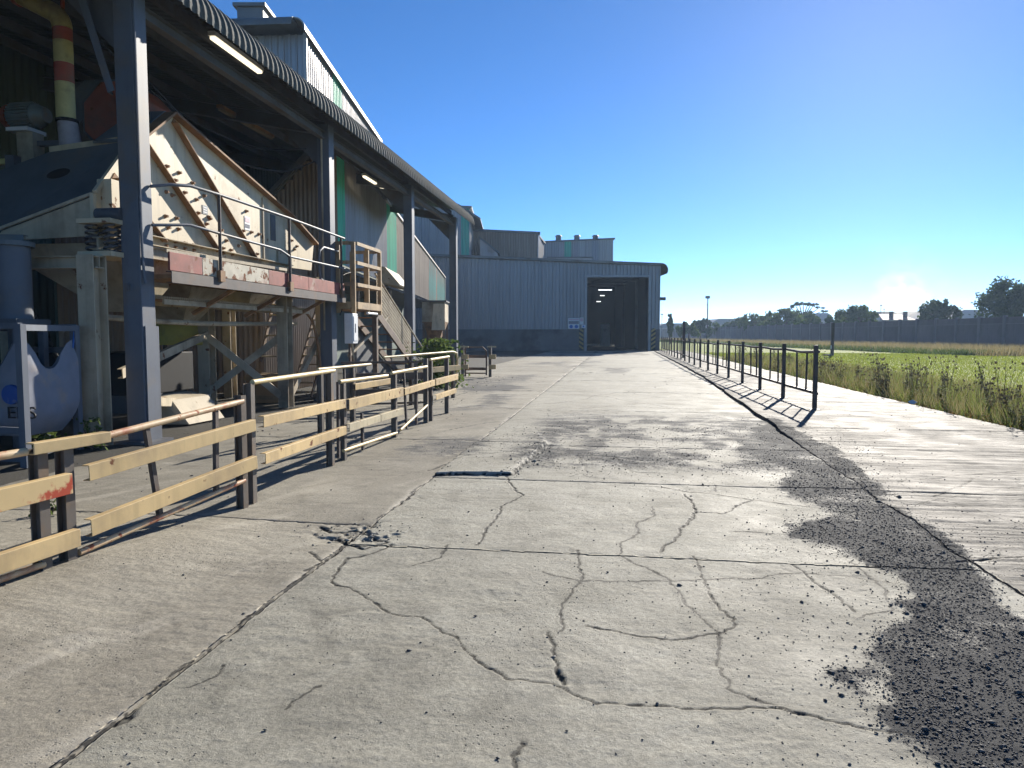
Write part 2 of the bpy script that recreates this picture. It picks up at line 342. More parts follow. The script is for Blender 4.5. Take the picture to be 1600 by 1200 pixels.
    def build(s, name, m, par=None, base=None, frame='R', smooth=False, bevel=0.0):
        bs = BASE[par.name] if par is not None else (np.array(base, float) if base is not None else np.zeros(3))
        o = mesh_obj(name, s.mesh(name, bs, smooth), m, par, tuple(bs), frame)
        if bevel:
            b = o.modifiers.new('bevel', 'BEVEL'); b.width = bevel; b.segments = 2; b.limit_method = 'ANGLE'
        return o
def np_mesh(name, verts, faces, attrs=None, smooth=False):
    me = bpy.data.meshes.new(name); verts = np.asarray(verts, np.float32); faces = np.asarray(faces, np.int32)
    k = faces.shape[1]; me.vertices.add(len(verts)); me.vertices.foreach_set('co', verts.ravel())
    me.loops.add(faces.size); me.loops.foreach_set('vertex_index', faces.ravel())
    me.polygons.add(len(faces)); me.polygons.foreach_set('loop_start', np.arange(0, faces.size, k, dtype=np.int32))
    me.polygons.foreach_set('loop_total', np.full(len(faces), k, np.int32))
    if smooth: me.polygons.foreach_set('use_smooth', np.ones(len(faces), bool))
    me.update(calc_edges=True)
    for a, d in (attrs or {}).items():
        t = me.attributes.new(a, 'FLOAT', 'POINT'); t.data.foreach_set('value', np.asarray(d, np.float32).ravel())
    return me
def _h(ix, iy, seed):
    q = (ix.astype(np.int64) * 374761393 + iy.astype(np.int64) * 668265263 + seed * 1442695041) & 0xffffffff
    q = ((q ^ (q >> 13)) * 1274126177) & 0xffffffff; return ((q ^ (q >> 16)) & 0xffff) / 65535.0
def vn(x, y, seed=0):
    xi, yi = np.floor(x), np.floor(y); fx, fy = x - xi, y - yi; fx = fx * fx * (3 - 2 * fx); fy = fy * fy * (3 - 2 * fy)
    a, b, c, d = _h(xi, yi, seed), _h(xi + 1, yi, seed), _h(xi, yi + 1, seed), _h(xi + 1, yi + 1, seed)
    return a + (b - a) * fx + (c - a) * fy + (a - b - c + d) * fx * fy
def fbm(x, y, seed=0, o=4):
    t = 0; a = 0.5
    for i in range(o): t = t + a * vn(x, y, seed + i * 17); x = x * 2.03 + 5.1; y = y * 2.03 + 1.7; a *= 0.5
    return t / (1 - 0.5 ** o)
def sstep(a, b, x): t = np.clip((x - a) / (b - a), 0, 1); return t * t * (3 - 2 * t)
# ------------------------------------------------------------------ GROUND (road frame: xr across, yr along the road)
def edge_r(y):
    y = np.asarray(y, float); return np.interp(y, [-4, 2, 10.5, 17, 26, 36, 70], [2.2, 2.25, 2.46, 2.71, 3.0, 3.15, 3.3]) + .07 * (vn(y * 1.3, y * 0, 301) - .5) + .025 * (vn(y * 7, y * 0, 303) - .5)   # right edge of the roadway
CR_PX = [  # crack lines, read off the photograph and laid on the ground: (points, width m, depth m)
    ([(525, 890), (520, 912), (560, 928), (600, 955), (650, 965), (700, 990), (745, 1035), (790, 1062), (850, 1070), (885, 1075), (930, 1100), (1000, 1105), (1100, 1108), (1200, 1104), (1300, 1125), (1440, 1150)], .0038, .010),
    ([(1085, 868), (1100, 910), (1120, 945), (1152, 975), (1130, 990), (1050, 1000), (960, 985), (912, 975)], .0032, .009),
    ([(855, 985), (868, 1030), (880, 1068)], .006, .010), ([(872, 1045), (878, 1054), (882, 1066)], .011, .010),
    ([(790, 745), (815, 775), (790, 786), (762, 825), (745, 852)], .006, .01),
    ([(1072, 772), (1087, 800), (1128, 803), (1150, 789), (1178, 783)], .006, .012), ([(1087, 800), (1060, 835), (1035, 862)], .008, .012),
    ([(1238, 880), (1270, 905), (1300, 925), (1335, 955)], .006, .01), ([(480, 862), (500, 878), (475, 892)], .008, .01),
    ([(525, 890), (545, 872), (580, 868), (610, 850)], .008, .012),
    ([(500, 822), (520, 832), (560, 828), (600, 848), (570, 856), (520, 840)], .012, .014), ([(545, 836), (540, 850), (585, 852)], .010, .012),
    ([(820, 1160), (795, 1180), (798, 1200)], .005, .01),
    ([(180, 1135), (240, 1080), (300, 1030)], .008, .01), ([(300, 1075), (335, 1060), (350, 1040)], .004, .006),
    ([(670, 735), (730, 715), (790, 712), (850, 700), (835, 680)], .01, .012), ([(800, 742), (828, 716), (858, 700), (850, 688)], .02, .02),
    ([(855, 728), (900, 712), (960, 715), (1010, 722), (1080, 718), (1150, 728), (1230, 722)], .012, .01),
    ([(900, 712), (915, 735), (890, 745)], .01, .01), ([(960, 715), (985, 738), (1050, 740)], .01, .01), ([(1050, 740), (1080, 718)], .01, .01),
    ([(870, 662), (905, 655), (960, 668), (1010, 660), (1060, 672), (1140, 664)], .012, .01), ([(640, 690), (700, 672), (760, 660), (820, 655)], .012, .01),
    ([(1195, 655), (1225, 672), (1290, 690), (1318, 712), (1300, 730), (1285, 738)], .010, .014),
    ([(1330, 757), (1440, 750), (1490, 744), (1600, 735)], .008, .012), ([(1458, 776), (1500, 760), (1528, 744)], .006, .01),
    ([(1470, 882), (1530, 876), (1600, 870)], .006, .012), ([(1340, 727), (1358, 745), (1385, 752)], .006, .01),
    ([(1320, 690), (1430, 686), (1500, 683)], .005, .008), ([(440, 1110), (470, 1085), (500, 1070)], .004, .006),
    ([(1290, 655), (1310, 672), (1330, 678)], .006, .008),
    ([(700, 850), (690, 870), (640, 885)], .003, .006), ([(905, 860), (912, 900), (880, 940), (870, 985)], .004, .006),
    ([(1035, 762), (1110, 772), (1200, 784), (1310, 800)], .004, .008), ([(1150, 830), (1240, 836), (1320, 842)], .004, .006),
    ([(545, 640), (600, 640), (660, 634), (740, 610), (850, 596)], .012, .01), ([(880, 640), (960, 634), (1080, 640)], .012, .01),
]
CRACKS = [(np.array([GR(*q)[:2] for q in pts]), wd, dp) for pts, wd, dp in CR_PX]
for i in range(44):   # further hairlines
    x, y = rng.uniform(-3, 5.6), rng.uniform(2.6, 30); a = rng.uniform(0, 6.3); p = [(x, y)]
    for k in range(rng.integers(5, 14)):
        a += rng.normal(0, 0.5); x += 0.22 * math.cos(a) * (1 + y / 15); y += 0.22 * math.sin(a) * (1 + y / 15); p.append((x, y))
    CRACKS.append((np.array(p), 0.0012 + 0.0004 * max(p[0][1], 2), 0.004))
HEAVE = np.array([GR(*q)[:2] for q in [(648, 744), (700, 742), (800, 743), (830, 716), (856, 692), (838, 678), (760, 690), (700, 705)]])
def in_poly(x, y, P):
    r = np.zeros(x.shape, bool); j = len(P) - 1
    for i in range(len(P)):
        c = ((P[i][1] > y) != (P[j][1] > y)) & (x < (P[j][0] - P[i][0]) * (y - P[i][1]) / (P[j][1] - P[i][1] + 1e-12) + P[i][0]); r ^= c; j = i
    return r
def seg_dist(x, y, P):
    d = np.full(x.shape, 1e9)
    for (ax, ay), (bx, by) in zip(P[:-1], P[1:]):
        ex, ey = bx - ax, by - ay; t = np.clip(((x - ax) * ex + (y - ay) * ey) / (ex * ex + ey * ey + 1e-12), 0, 1)
        d = np.minimum(d, (x - ax - t * ex) ** 2 + (y - ay - t * ey) ** 2)
    return np.sqrt(d)
def gravel(x, y):   # how thick the dark gravel lies, 0..1
    lx = np.interp(y, [-2, 2.4, 3.6, 4.0, 4.7, 5.1, 5.6, 6.3, 7.2, 8.2, 9.5, 11, 13, 15], [1.0, 1.02, 1.05, 1.45, 1.75, 1.45, 1.3, 1.75, 1.55, 1.7, 1.4, 1.9, 2.4, 2.8])
    rx = np.interp(y, [-2, 2.4, 4.0, 5.3, 7.5, 10, 12, 15], [2.1, 2.0, 2.12, 2.34, 2.62, 2.82, 2.75, 2.8])
    j = 0.55 * (fbm(x * 2.1, y * 1.6, 5) - 0.5) + 0.2 * (fbm(x * 9, y * 9, 6) - 0.5)
    m = sstep(-0.10, 0.16, x - lx + j) * sstep(-0.06, 0.10, rx - x + j * 0.5) * (1 - sstep(12, 15, y))
    p = .58 * fbm(x * 0.75 + 3, y * 0.5, 11, 5) + .42 * fbm(x * 3.1, y * 2.0, 13, 5)
    z1 = sstep(7.4, 8.6, y) * (1 - sstep(12.5, 15.5, y)) * sstep(-2.0, -0.9, x) * (1 - sstep(2.4, 3.0, x))
    m2 = z1 * sstep(0.36, 0.54, p) * 0.62
    z2 = sstep(8.2, 8.9, y) * (1 - sstep(10, 11, y)) * sstep(-3.2, -2.6, x) * (1 - sstep(-1.9, -1.4, x))
    m2 = np.maximum(m2, z2 * sstep(0.40, 0.58, p) * 0.55)
    z3 = sstep(15, 19, y) * (1 - sstep(60, 72, y)); m2 = np.maximum(m2, z3 * sstep(0.48, 0.68, fbm(x * 0.5, y * 0.16, 31, 5)) * 0.55)
    z4 = sstep(12, 16, y) * (1 - sstep(24, 30, y)) * (1 - sstep(-3.0, -1.8, x)); m2 = np.maximum(m2, z4 * sstep(0.36, 0.6, fbm(x * 0.8, y * 0.3, 37, 5)) * 0.7)
    m = m * (.70 + .4 * sstep(.35, .62, fbm(x * 2.6, y * 1.9, 15, 5)))
    return np.maximum(np.minimum(m, 1), m2)
def ground_field(x, y, kind):
    wx = x + 0.08 * (fbm(x * 6, y * 6, 41, 5) - 0.5) + 0.018 * (vn(x * 30, y * 30, 43) - 0.5)
    wy = y + 0.08 * (fbm(x * 6, y * 6, 47, 5) - 0.5) + 0.018 * (vn(x * 30, y * 30, 53) - 0.5)
    z = 0.016 * (fbm(x * 0.8, y * 0.8, 1) - 0.5) + 0.006 * (fbm(x * 6, y * 6, 2) - 0.5) + 0.0022 * (vn(x * 42, y * 42, 3) - 0.5)
    z = z + 0.0030 * (fbm(x * 1.5 + fbm(x * 2, y * 2, 7), y * 22 + 6 * fbm(x * .6, y * .6, 8), 4, 3) - 0.5) * sstep(.35, .65, fbm(x * .5, y * .9, 9)) + .008 * (fbm(x * 9, y * 9, 10) - .5) * sstep(.5, .65, fbm(x * 1.2, y * 1.2, 12))                     # broom marks across
    cdist = np.full(x.shape, .06); crack = np.zeros(x.shape); pale = np.zeros(x.shape)
    x0, x1, y0, y1 = x.min() - .3, x.max() + .3, y.min() - .3, y.max() + .3
    for P, wd, dp in CRACKS:
        if P[:, 0].max() < x0 or P[:, 0].min() > x1 or P[:, 1].max() < y0 or P[:, 1].min() > y1: continue
        d = seg_dist(wx, wy, P); v_ = 0.55 + 0.6 * vn(x * 9, y * 9, 61); k = np.exp(-(d / (wd * 0.9 + .001)) ** 2) * v_
        cdist = np.minimum(cdist, d - (wd * .55 * v_ + .0022 + .0007 * y)); z = z - dp * k + 0.002 * np.exp(-((d - wd * 3) / (wd * 2)) ** 2) * vn(x * 20, y * 20, 62)
    if kind == 'C':
        h = in_poly(wx, wy, HEAVE); z = z + np.where(h, 0.035, 0.0)
        dh = seg_dist(wx, wy, HEAVE[[0, 1, 2, 3, 4]]); crack = np.maximum(crack, np.exp(-((dh) / .022) ** 2) * (vn(x * 8, y * 8, 63) * .6 + .5) * ~h)
        pale = np.maximum(pale, np.exp(-(dh / .05) ** 2) * h)
    if kind == 'A':
        z = z + 0.020 * (fbm(x * 0.7, y * 9, 71, 4) - 0.5) + 0.05 * sstep(9.0, 12.5, y)
        z = z + .015 * (fbm(x * 1.3, y * 18, 75, 4) - .5); st = sstep(.55, .72, fbm(x * 0.45, y * 4.5, 73, 5)); crack = np.maximum(crack, st * .26 * fbm(x * 6, y * 30, 77))
    dj = np.abs(wx + 1.915); jr = sstep(0.42, 0.62, fbm(y * 1.1, x * 0, 81))           # crumbled longitudinal joint
    crack = np.maximum(crack, np.exp(-(dj / (0.007 + 0.012 * jr)) ** 2) * (.35 + .65 * vn(x * 0 + 3, y * 6, 82)))
    pale = np.maximum(pale, np.exp(-(dj / 0.05) ** 2) * jr * fbm(x * 16, y * 16, 83) * 1.3)
    z = z - 0.006 * np.exp(-(dj / 0.03) ** 2) * jr
    if kind == 'L': z = z + .09 * (1 - sstep(4.0, 5.9, y)) * sstep(2.3, 3.3, -x) * (1 - sstep(4.6, 5.9, -x))
    if kind in 'CL':
        cx = np.exp(-(((x + 1.95) / .45) ** 2 + ((y - 5.2) / .40) ** 2)); rb = sstep(.5, .62, fbm(x * 11, y * 11, 85)) * sstep(.35, .8, cx)
        z = z - 0.016 * rb; crack = np.maximum(crack, rb * .42 * vn(x * 25, y * 25, 86))
        sp = sstep(.68, .76, fbm(x * 3.0, y * 3.0, 87, 5)); z = z - .004 * sp * vn(x * 25, y * 25, 88)      # spalled skin
        pt = sstep(.86, .90, vn(x * 5.3, y * 5.3, 89)) * sstep(.5, .7, vn(x * 0.8, y * 0.8, 90)); crack = np.maximum(crack, pt * .16)
        if kind == 'L': pale = np.maximum(pale, sstep(.56, .75, fbm(x * 1.1 + y * .6, y * 2.2 - x * 5, 91, 5)) * .55 * (1 - sstep(5, 9, y)))
    g = gravel(x, y); z = z + 0.010 * g * fbm(x * 5, y * 5, 92); crack = crack * (1 - sstep(.4, .8, g))
    return z, crack, g, pale, cdist + .05 * g
def slab(par, kind, m, xa, xb, y0, y1, dx, dy, gap=0.006):
    """one cast slab with ragged rounded arrises; xa/xb give its edges as functions of yr"""
    ys = np.arange(y0 + gap, y1 - gap, dy); ys = np.concatenate([[y0 + gap, y0 + gap, y0 + gap + .012], ys[1:-1], [y1 - gap - .012, y1 - gap, y1 - gap]]); ny = len(ys)
    wdt = float(np.mean(xb(ys) - xa(ys))); nx = max(6, int(wdt / dx)); sx = np.linspace(0, 1, nx)
    sx = np.concatenate([[0, 0, .012 / wdt], sx[1:-1], [1 - .012 / wdt, 1, 1]]); nx = len(sx)
    Y = np.repeat(ys[:, None], nx, 1); X = (xa(ys) + gap)[:, None] + ((xb(ys) - xa(ys) - 2 * gap)[:, None]) * sx[None]
    z, cr, g, pa, cd = ground_field(X, Y, kind)
    ex = np.minimum(np.minimum(Y - y0, y1 - Y), np.minimum(X - xa(Y), xb(Y) - X))
    z = z - 0.005 * np.exp(-(ex / 0.008) ** 2) - 0.006 * np.exp(-(ex / .03) ** 2) * sstep(.5, .7, vn(X * 12, Y * 12, 95))
    cr = np.maximum(cr, np.exp(-(ex / 0.006) ** 2) * .5 * (1 - sstep(.2, .6, g)))
    z[0] = z[-1] = -0.028; z[:, 0] = z[:, -1] = -0.028
    idx = np.arange(nx * ny).reshape(ny, nx)
    f = np.stack([idx[:-1, :-1], idx[:-1, 1:], idx[1:, 1:], idx[1:, :-1]], -1).reshape(-1, 4)
    me = np_mesh('slab', np.stack([X, Y, z], -1).reshape(-1, 3), f, dict(crack=cr, dirt=g, pale=pa, crackd=cd), True)
    return mesh_obj('slab', me, m, par)
def sheet(name, pts, z, m, frame='R', kind='structure'):
    mb = MB(); mb.add([(x, y, z) for x, y in pts], [tuple(range(len(pts)))])
    o = mb.build(name, m, None, (0, 0, 0), frame); setp(o, kind=kind); return o
mat('joint_dirt', (0.05, 0.047, 0.042), 0.9, 0, 0.4, 6, bump=0.4, bscale=40)
mat('soil', (0.16, 0.14, 0.08), 0.95, 0, 0.3, 0.08, (0.11, 0.13, 0.05), 0.4, 0.05)
sheet('ground', [(-2500, -400), (2500, -400), (2500, 4000), (-2500, 4000)], -0.30, 'soil', 'W')
road = sheet('concrete_road', [(-6.1, -4), (6.25, -4), (6.25, 72), (-6.1, 72)], -0.025, 'joint_dirt')
setp(road, 'grey cracked cast concrete road leading to the big dark doorway')
yard = sheet('yard_floor', [(-45, -6), (-6.1, -6), (-6.1, 72), (-2, 110), (-45, 110)], -0.012, 'concrete_yard')
fe = lambda c: (lambda y: np.full(np.shape(y), float(c)))
def dgrid(y):   # mesh step grows with distance from the eye
    return 0.06 if y < 1 else 0.0095 if y < 5.6 else 0.021 if y < 10 else 0.045 if y < 16 else 0.12 if y < 30 else 0.4
def strip(kind, m, xa, xb, joints, dmul=1.0):
    for a, b in zip(joints[:-1], joints[1:]):
        d = dgrid(max(a, 0) + (0.6 if a > 1 else 0)) * dmul; slab(road, kind, m, xa, xb, a, b, d, d, .006 if kind == 'L' else .0035)
strip('C', 'concrete', fe(-1.915), edge_r, [-4, 1.75, 4.89, 7.35, 9.7, 14.3, 19, 23.7, 28.4, 33, 38, 43, 48, 53, 58, 63, 68])
strip('L', 'concrete_left', fe(-6.1), fe(-1.915), [-4, 1.45, 5.42, 10.0, 14.6, 19.2, 24, 29, 34, 39, 44, 49, 54, 59, 64, 68], 1.15)
strip('A', 'concrete_apron', edge_r, fe(6.12), [-4, 1.7, 7.3, 11.8, 16.4, 21, 26, 31, 36, 41, 46, 51, 56, 61, 66], 1.2)
# thin cast kerb lip along the roadway edge
ky = np.arange(13.0, 66, 1.0); km = MB()
for a, b in zip(ky[:-1], ky[1:]):
    xa, xb = float(edge_r(a)), float(edge_r(b)); za, zb = [.05 * float(sstep(9.0, 12.5, q)) - .011 for q in (a, b)]; km.beam((xa + .02, a + .004, za), (xb + .02, b - .004, zb), .06, .035)
o = km.build('kerb', 'concrete_apron', None, (0, 0, 0), 'R', bevel=0.01); setp(o, kind='structure')
# kerb line of the lawn, half overgrown
km = MB()
for a in np.arange(19.5, 26, 1.0): km.box(7.55 + .02 * math.sin(a), 7.68 + .02 * math.sin(a), a, a + .97, -.1, .09)
o = km.build('lawn_kerb', 'flashing', None, (0, 0, 0), 'R', bevel=0.01); setp(o, kind='structure')

# loose stones: dark gravel drift and scattered bits (beyond counting)
def stones(name, pts, size, m, label, zf=0.3):
    n = len(pts); tv = []
    for k in range(5):
        q = rng.normal(size=(7, 3)); q /= np.linalg.norm(q, axis=1)[:, None]
        base = np.array([[1, 0, 0], [-1, 0, 0], [0, 1, 0], [0, -1, 0], [0, 0, 1], [0, 0, -1]], float) * rng.uniform(.6, 1.25, (6, 1)) + rng.normal(0, .16, (6, 3)); tv.append(base)
    tf = np.array([[0, 2, 4], [2, 1, 4], [1, 3, 4], [3, 0, 4], [2, 0, 5], [1, 2, 5], [3, 1, 5], [0, 3, 5]])
    tv = np.array(tv)[rng.integers(0, 5, n)]; a = rng.uniform(0, 6.28, n); c, s = np.cos(a)[:, None], np.sin(a)[:, None]
    x = tv[:, :, 0] * c - tv[:, :, 1] * s; y = tv[:, :, 0] * s + tv[:, :, 1] * c; zz = tv[:, :, 2] * rng.uniform(.35, .7, (n, 1))
    v = np.stack([x, y, zz], -1) * size[:, None, None] + pts[:, None, :]; v[:, :, 2] += size[:, None] * zf
    f = (tf[None] + (np.arange(n) * 6)[:, None, None]).reshape(-1, 3)
    o = mesh_obj(name, np_mesh(name, v.reshape(-1, 3), f), m, None, (0, 0, 0), 'R'); setp(o, label, name.replace('_', ' '), kind='stuff')
def scatter(n, x0, x1, y0, y1, dens, bias=1.0):
    x = rng.uniform(x0, x1, n); y = y0 + (y1 - y0) * rng.uniform(0, 1, n) ** bias; k = rng.uniform(0, 1, n) < dens(x, y); x, y = x[k], y[k]
    z = np.zeros(len(x)); kinds = np.where(x > edge_r(y), 2, np.where(x > -1.915, 1, 0))
    for i, c in enumerate('LCA'):
        s = kinds == i
        if s.any(): z[s] = ground_field(x[s], y[s], c)[0]
    return np.stack([x, y, z], 1)
def jit(x, y, sx=.05, sy=.07): return gravel(x + rng.normal(0, sx, x.shape), y + rng.normal(0, sy, x.shape))
P = scatter(420000, -2.2, 3.1, 2.2, 14, lambda x, y: sstep(.25, .9, jit(x, y)) * np.clip(1.15 - y / 8.5, .02, 1) * (.6 + .4 * sstep(.35, .6, fbm(x * 4, y * 3, 99))), 1.5)
stones('gravel', P, rng.gamma(1.0, .0018, len(P)) + .0022 + P[:, 1] * .00022, 'stone', 'drift of dark grey gravel along the right of the road')
P = scatter(60000, -1.9, 3.4, 2.2, 12, lambda x, y: np.clip(.015 + .30 * jit(x, y, .3, .4) + .22 * sstep(.42, .75, fbm(x * .9, y * .7, 101)) * sstep(-1.2, 1.6, x), 0, 1), 1.4)
stones('loose_chippings', P, rng.gamma(1.2, .0016, len(P)) + .0013 + P[:, 1] * .00025, 'stone', 'scattered dark stone chips lying on the pale concrete')
P = scatter(700, -6, 6, 2.2, 14, lambda x, y: .5 + .5 * gravel(x, y), 1.3)
stones('loose_pebbles', P, rng.gamma(1.6, .003, len(P)) + .004, 'stone', 'odd larger dark pebbles strewn over the concrete')
P = scatter(420, -2.5, -1.2, 4.8, 5.6, lambda x, y: np.exp(-(((x + 1.95) / .3) ** 2 + ((y - 5.2) / .25) ** 2)))
Q = scatter(700, -1.4, -.1, 7.4, 9.6, lambda x, y: np.exp(-(seg_dist(x, y, HEAVE[[1, 2, 3, 4]]) / .12) ** 2))
P = np.concatenate([P, Q]); stones('concrete_rubble', P, rng.gamma(1.5, .004, len(P)) + .003, 'rubble', 'crumbled concrete bits in the broken slab joint')
P = scatter(5000, -12, -3.4, 3, 26, lambda x, y: sstep(.45, .7, fbm(x * .7, y * .7, 131)))
stones('yard_grit', P, rng.gamma(1.8, .004, len(P)) + .004, 'stone', 'dark grit on the floor behind the yellow barrier')
# ------------------------------------------------------------------ BUILDINGS
_sm = {}
def sheet_mesh(pitch, n, depth, kind='ibr'):
    k = (pitch, n, depth, kind)
    if k not in _sm:
        pts = []
        for i in range(n):
            x = i * pitch
            if kind == 'ibr': pts += [(x, 0), (x + .58 * pitch, 0), (x + .68 * pitch, depth), (x + .90 * pitch, depth)]
            else: pts += [(x + pitch * j / 6, depth * (0.5 - 0.5 * math.cos(j / 6 * 2 * math.pi))) for j in range(6)]
        pts.append((n * pitch, 0))
        v = [(x, -d, 0) for x, d in pts] + [(x, -d, 1) for x, d in pts]; c = len(pts)
        me = bpy.data.meshes.new('cladding_sheet'); me.from_pydata(v, [], [(i, i + 1, c + i + 1, c + i) for i in range(c - 1)])
        if kind != 'ibr': me.polygons.foreach_set('use_smooth', [True] * len(me.polygons))
        me.materials.append(None); _sm[k] = me
    return _sm[k]
def clad(par, p, ang, length, z0, z1, m, pitch=0.23, n=4, depth=0.04, kind='ibr', skip=None, name='cladding_sheet'):
    w = pitch * n; cnt = int(round(length / w)); d = (math.cos(ang), math.sin(ang)); me = sheet_mesh(pitch, n, depth, kind); sx = length / (cnt * w)
    f = lambda q, s: q(s) if callable(q) else q
    for i in range(cnt):
        s = (i + .5) * length / cnt; a, b = f(z0, s), f(z1, s)
        if skip:
            a2, b2 = skip(s, a, b)
            a, b = a2, b2
        if b - a < .05: continue
        inst(name, me, par, (p[0] + d[0] * i * length / cnt, p[1] + d[1] * i * length / cnt, a), (0, 0, ang), (sx, 1, b - a), f(m, s))

# --- the large shed with the open doorway across the end of the road
YB = 68.0
b1 = thing('factory_shed', 'wide low ribbed metal shed with open dark doorway closing the end of the road', 'building', (6, YB, 0), 'W')
XR, XL = 13.85, -24.0; D0, D1, DZ = 6.9, 12.85, 6.85
tz = lambda x: 8.72 - (x + 6.6) * 0.040
clad(b1, (XL, YB), 0, XR - XL, 2.0, lambda s: tz(XL + s), 'clad_blue', pitch=.33, n=3, depth=.10,
     skip=lambda s, a, b: (DZ, b) if D0 - .1 < XL + s < D1 + .1 else (a, b))
MB().box(XL, D0 - .12, YB - .06, YB + .2, -.02, 2.0).build('plinth_wall', 'blockwork', b1)
MB().box(D1 + .12, XR, YB - .06, YB + .2, -.02, 2.0).build('plinth_wall', 'blockwork', b1)
o = MB(); o.box(D0 - .12, D0 + .1, YB - .12, YB + .25, -.02, DZ + .2); o.box(D1 - .1, D1 + .12, YB - .12, YB + .25, -.02, DZ + .2); o.box(D0 + .1, D1 - .1, YB - .12, YB + .25, DZ, DZ + .2)
o.build('door_frame', 'clad_blue', b1)
r = MB(); r.prism([(XL, YB - .5, tz(XL)), (XR, YB - .5, tz(XR)), (XR, YB - .5, tz(XR) + .22), (XL, YB - .5, tz(XL) + .22)], (0, 34, 0)); roof = r.build('roof', 'roof_sheet', b1)
arc = [(XR + .0 + .62 * math.sin(t), tz(XR) - .42 + .64 * math.cos(t)) for t in np.linspace(0, 2.1, 10)]
arc2 = [(x - .05 * math.sin(t), z - .05 * math.cos(t)) for (x, z), t in zip(arc, np.linspace(0, 2.1, 10))]
MB().prism([(x, YB - .48, z) for x, z in arc] + [(x, YB - .48, z) for x, z in arc2[::-1]], (0, 33.9, 0)).build('curved_eave', 'roof_sheet', roof, smooth=True)
clad(b1, (XR, YB), math.pi / 2, 33, 0, tz(XR) - .02, 'clad_blue', pitch=.30, n=6, depth=.05)
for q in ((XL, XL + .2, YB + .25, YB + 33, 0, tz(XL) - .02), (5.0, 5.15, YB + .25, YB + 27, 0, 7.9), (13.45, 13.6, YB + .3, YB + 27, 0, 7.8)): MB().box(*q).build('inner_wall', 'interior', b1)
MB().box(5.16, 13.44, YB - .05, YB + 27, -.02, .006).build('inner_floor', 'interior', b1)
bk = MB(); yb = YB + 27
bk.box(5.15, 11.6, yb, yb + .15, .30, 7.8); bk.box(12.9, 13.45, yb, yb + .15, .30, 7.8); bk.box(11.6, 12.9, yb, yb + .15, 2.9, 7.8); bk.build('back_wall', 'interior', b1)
MB().box(11.62, 12.88, yb + .3, yb + .36, 0, 2.88).build('opening_light_panel', 'white_paint', b1); MB().box(8.2, 8.9, yb - 8, yb - 7.4, 0, 1.5).build('crate', 'far_wall', b1)  # pale panel added behind the back opening, its colour standing for light there
for y in (YB + 9, YB + 18):
    q = MB()
    for x in (5.6, 13.2): q.ibeam((x, y, 0), (x, y, 7.3), .2, .3, .02, (1, 0, 0))
    q.ibeam((5.15, y, 7.45), (13.4, y, 7.3), .2, .35, .02); q.build('portal_frame', 'steel_dark', b1)
for x, y, z, l in ((9.6, YB + 7, 6.15, 1.4), (10.3, YB + 15, 6.0, .5), (10.6, YB + 21, 5.6, .5)):
    f = MB(); f.box(x - l / 2, x + l / 2, y - .1, y + .1, z, z + .08); lb = f.build('strip_lamp', 'steel_dark', b1); MB().tube((x - l / 2, y, z - .05), (x + l / 2, y, z - .05), .04, n=6).build('lamp_tube', 'lamp_lit', lb)
for xa in (D0 - .62, D1 + .18):    # black and yellow chevrons either side of the door
    w_ = .42; MB().box(xa, xa + w_, YB - .085, YB - .062, .05, 2.1).build('hazard_board', 'hazard_black', b1)
    for k in range(5):
        z = .1 + k * .4; sgn = 1 if xa < D0 else -1
        a, c = (z, z + .26) if sgn < 0 else (z + .26, z)
        MB().prism([(xa + .01, YB - .089, a), (xa + w_ - .01, YB - .089, c), (xa + w_ - .01, YB - .089, c + .2), (xa + .01, YB - .089, a + .2)], (0, -.006, 0)).build('hazard_stripe', 'hazard_yellow', b1)
MB().box(XR - .02, XR + .5, YB - .2, YB + .15, 4.7, 5.0).build('wall_lamp', 'steel_dark', b1, bevel=.03)
# safety signs beside the doorway
s = thing('safety_sign', 'white safety sign with two blue round symbols left of the doorway', 'sign', (6.1, YB - .15, 2.0), 'W')
MB().box(5.25, 6.3, YB - .15, YB - .12, 2.05, 3.05).build('board', 'white_paint', s)
MB().box(5.3, 6.25, YB - .158, YB - .152, 2.86, 2.98).build('heading_band', 'sign_pink', s); MB().box(5.3, 6.25, YB - .158, YB - .152, 2.5, 2.78).build('text_band', 'bag_white', s)
for x in (5.53, 6.02): MB().tube((x, YB - .152, 2.26), (x, YB - .16, 2.26), .17, n=16).build('symbol', 'sign_blue', s)
s = thing('notice_sign', 'small pink and white notice sign higher beside the doorway frame', 'sign', (6.55, YB - .2, 2.5), 'W')
MB().box(6.34, 6.68, YB - .18, YB - .15, 2.45, 3.1).build('board', 'white_paint', s); MB().box(6.37, 6.65, YB - .188, YB - .182, 2.75, 3.05).build('picture', 'sign_pink', s)
s = thing('number_sign', 'small pale square plate below the pink notice by the door', 'sign', (6.7, YB - .2, 2.1), 'W')
MB().box(6.5, 6.86, YB - .2, YB - .17, 2.12, 2.42).build('board', 'white_paint', s); MB().tube((6.68, YB - .202, 2.27), (6.68, YB - .21, 2.27), .09, n=12).build('symbol', 'sign_blue', s)

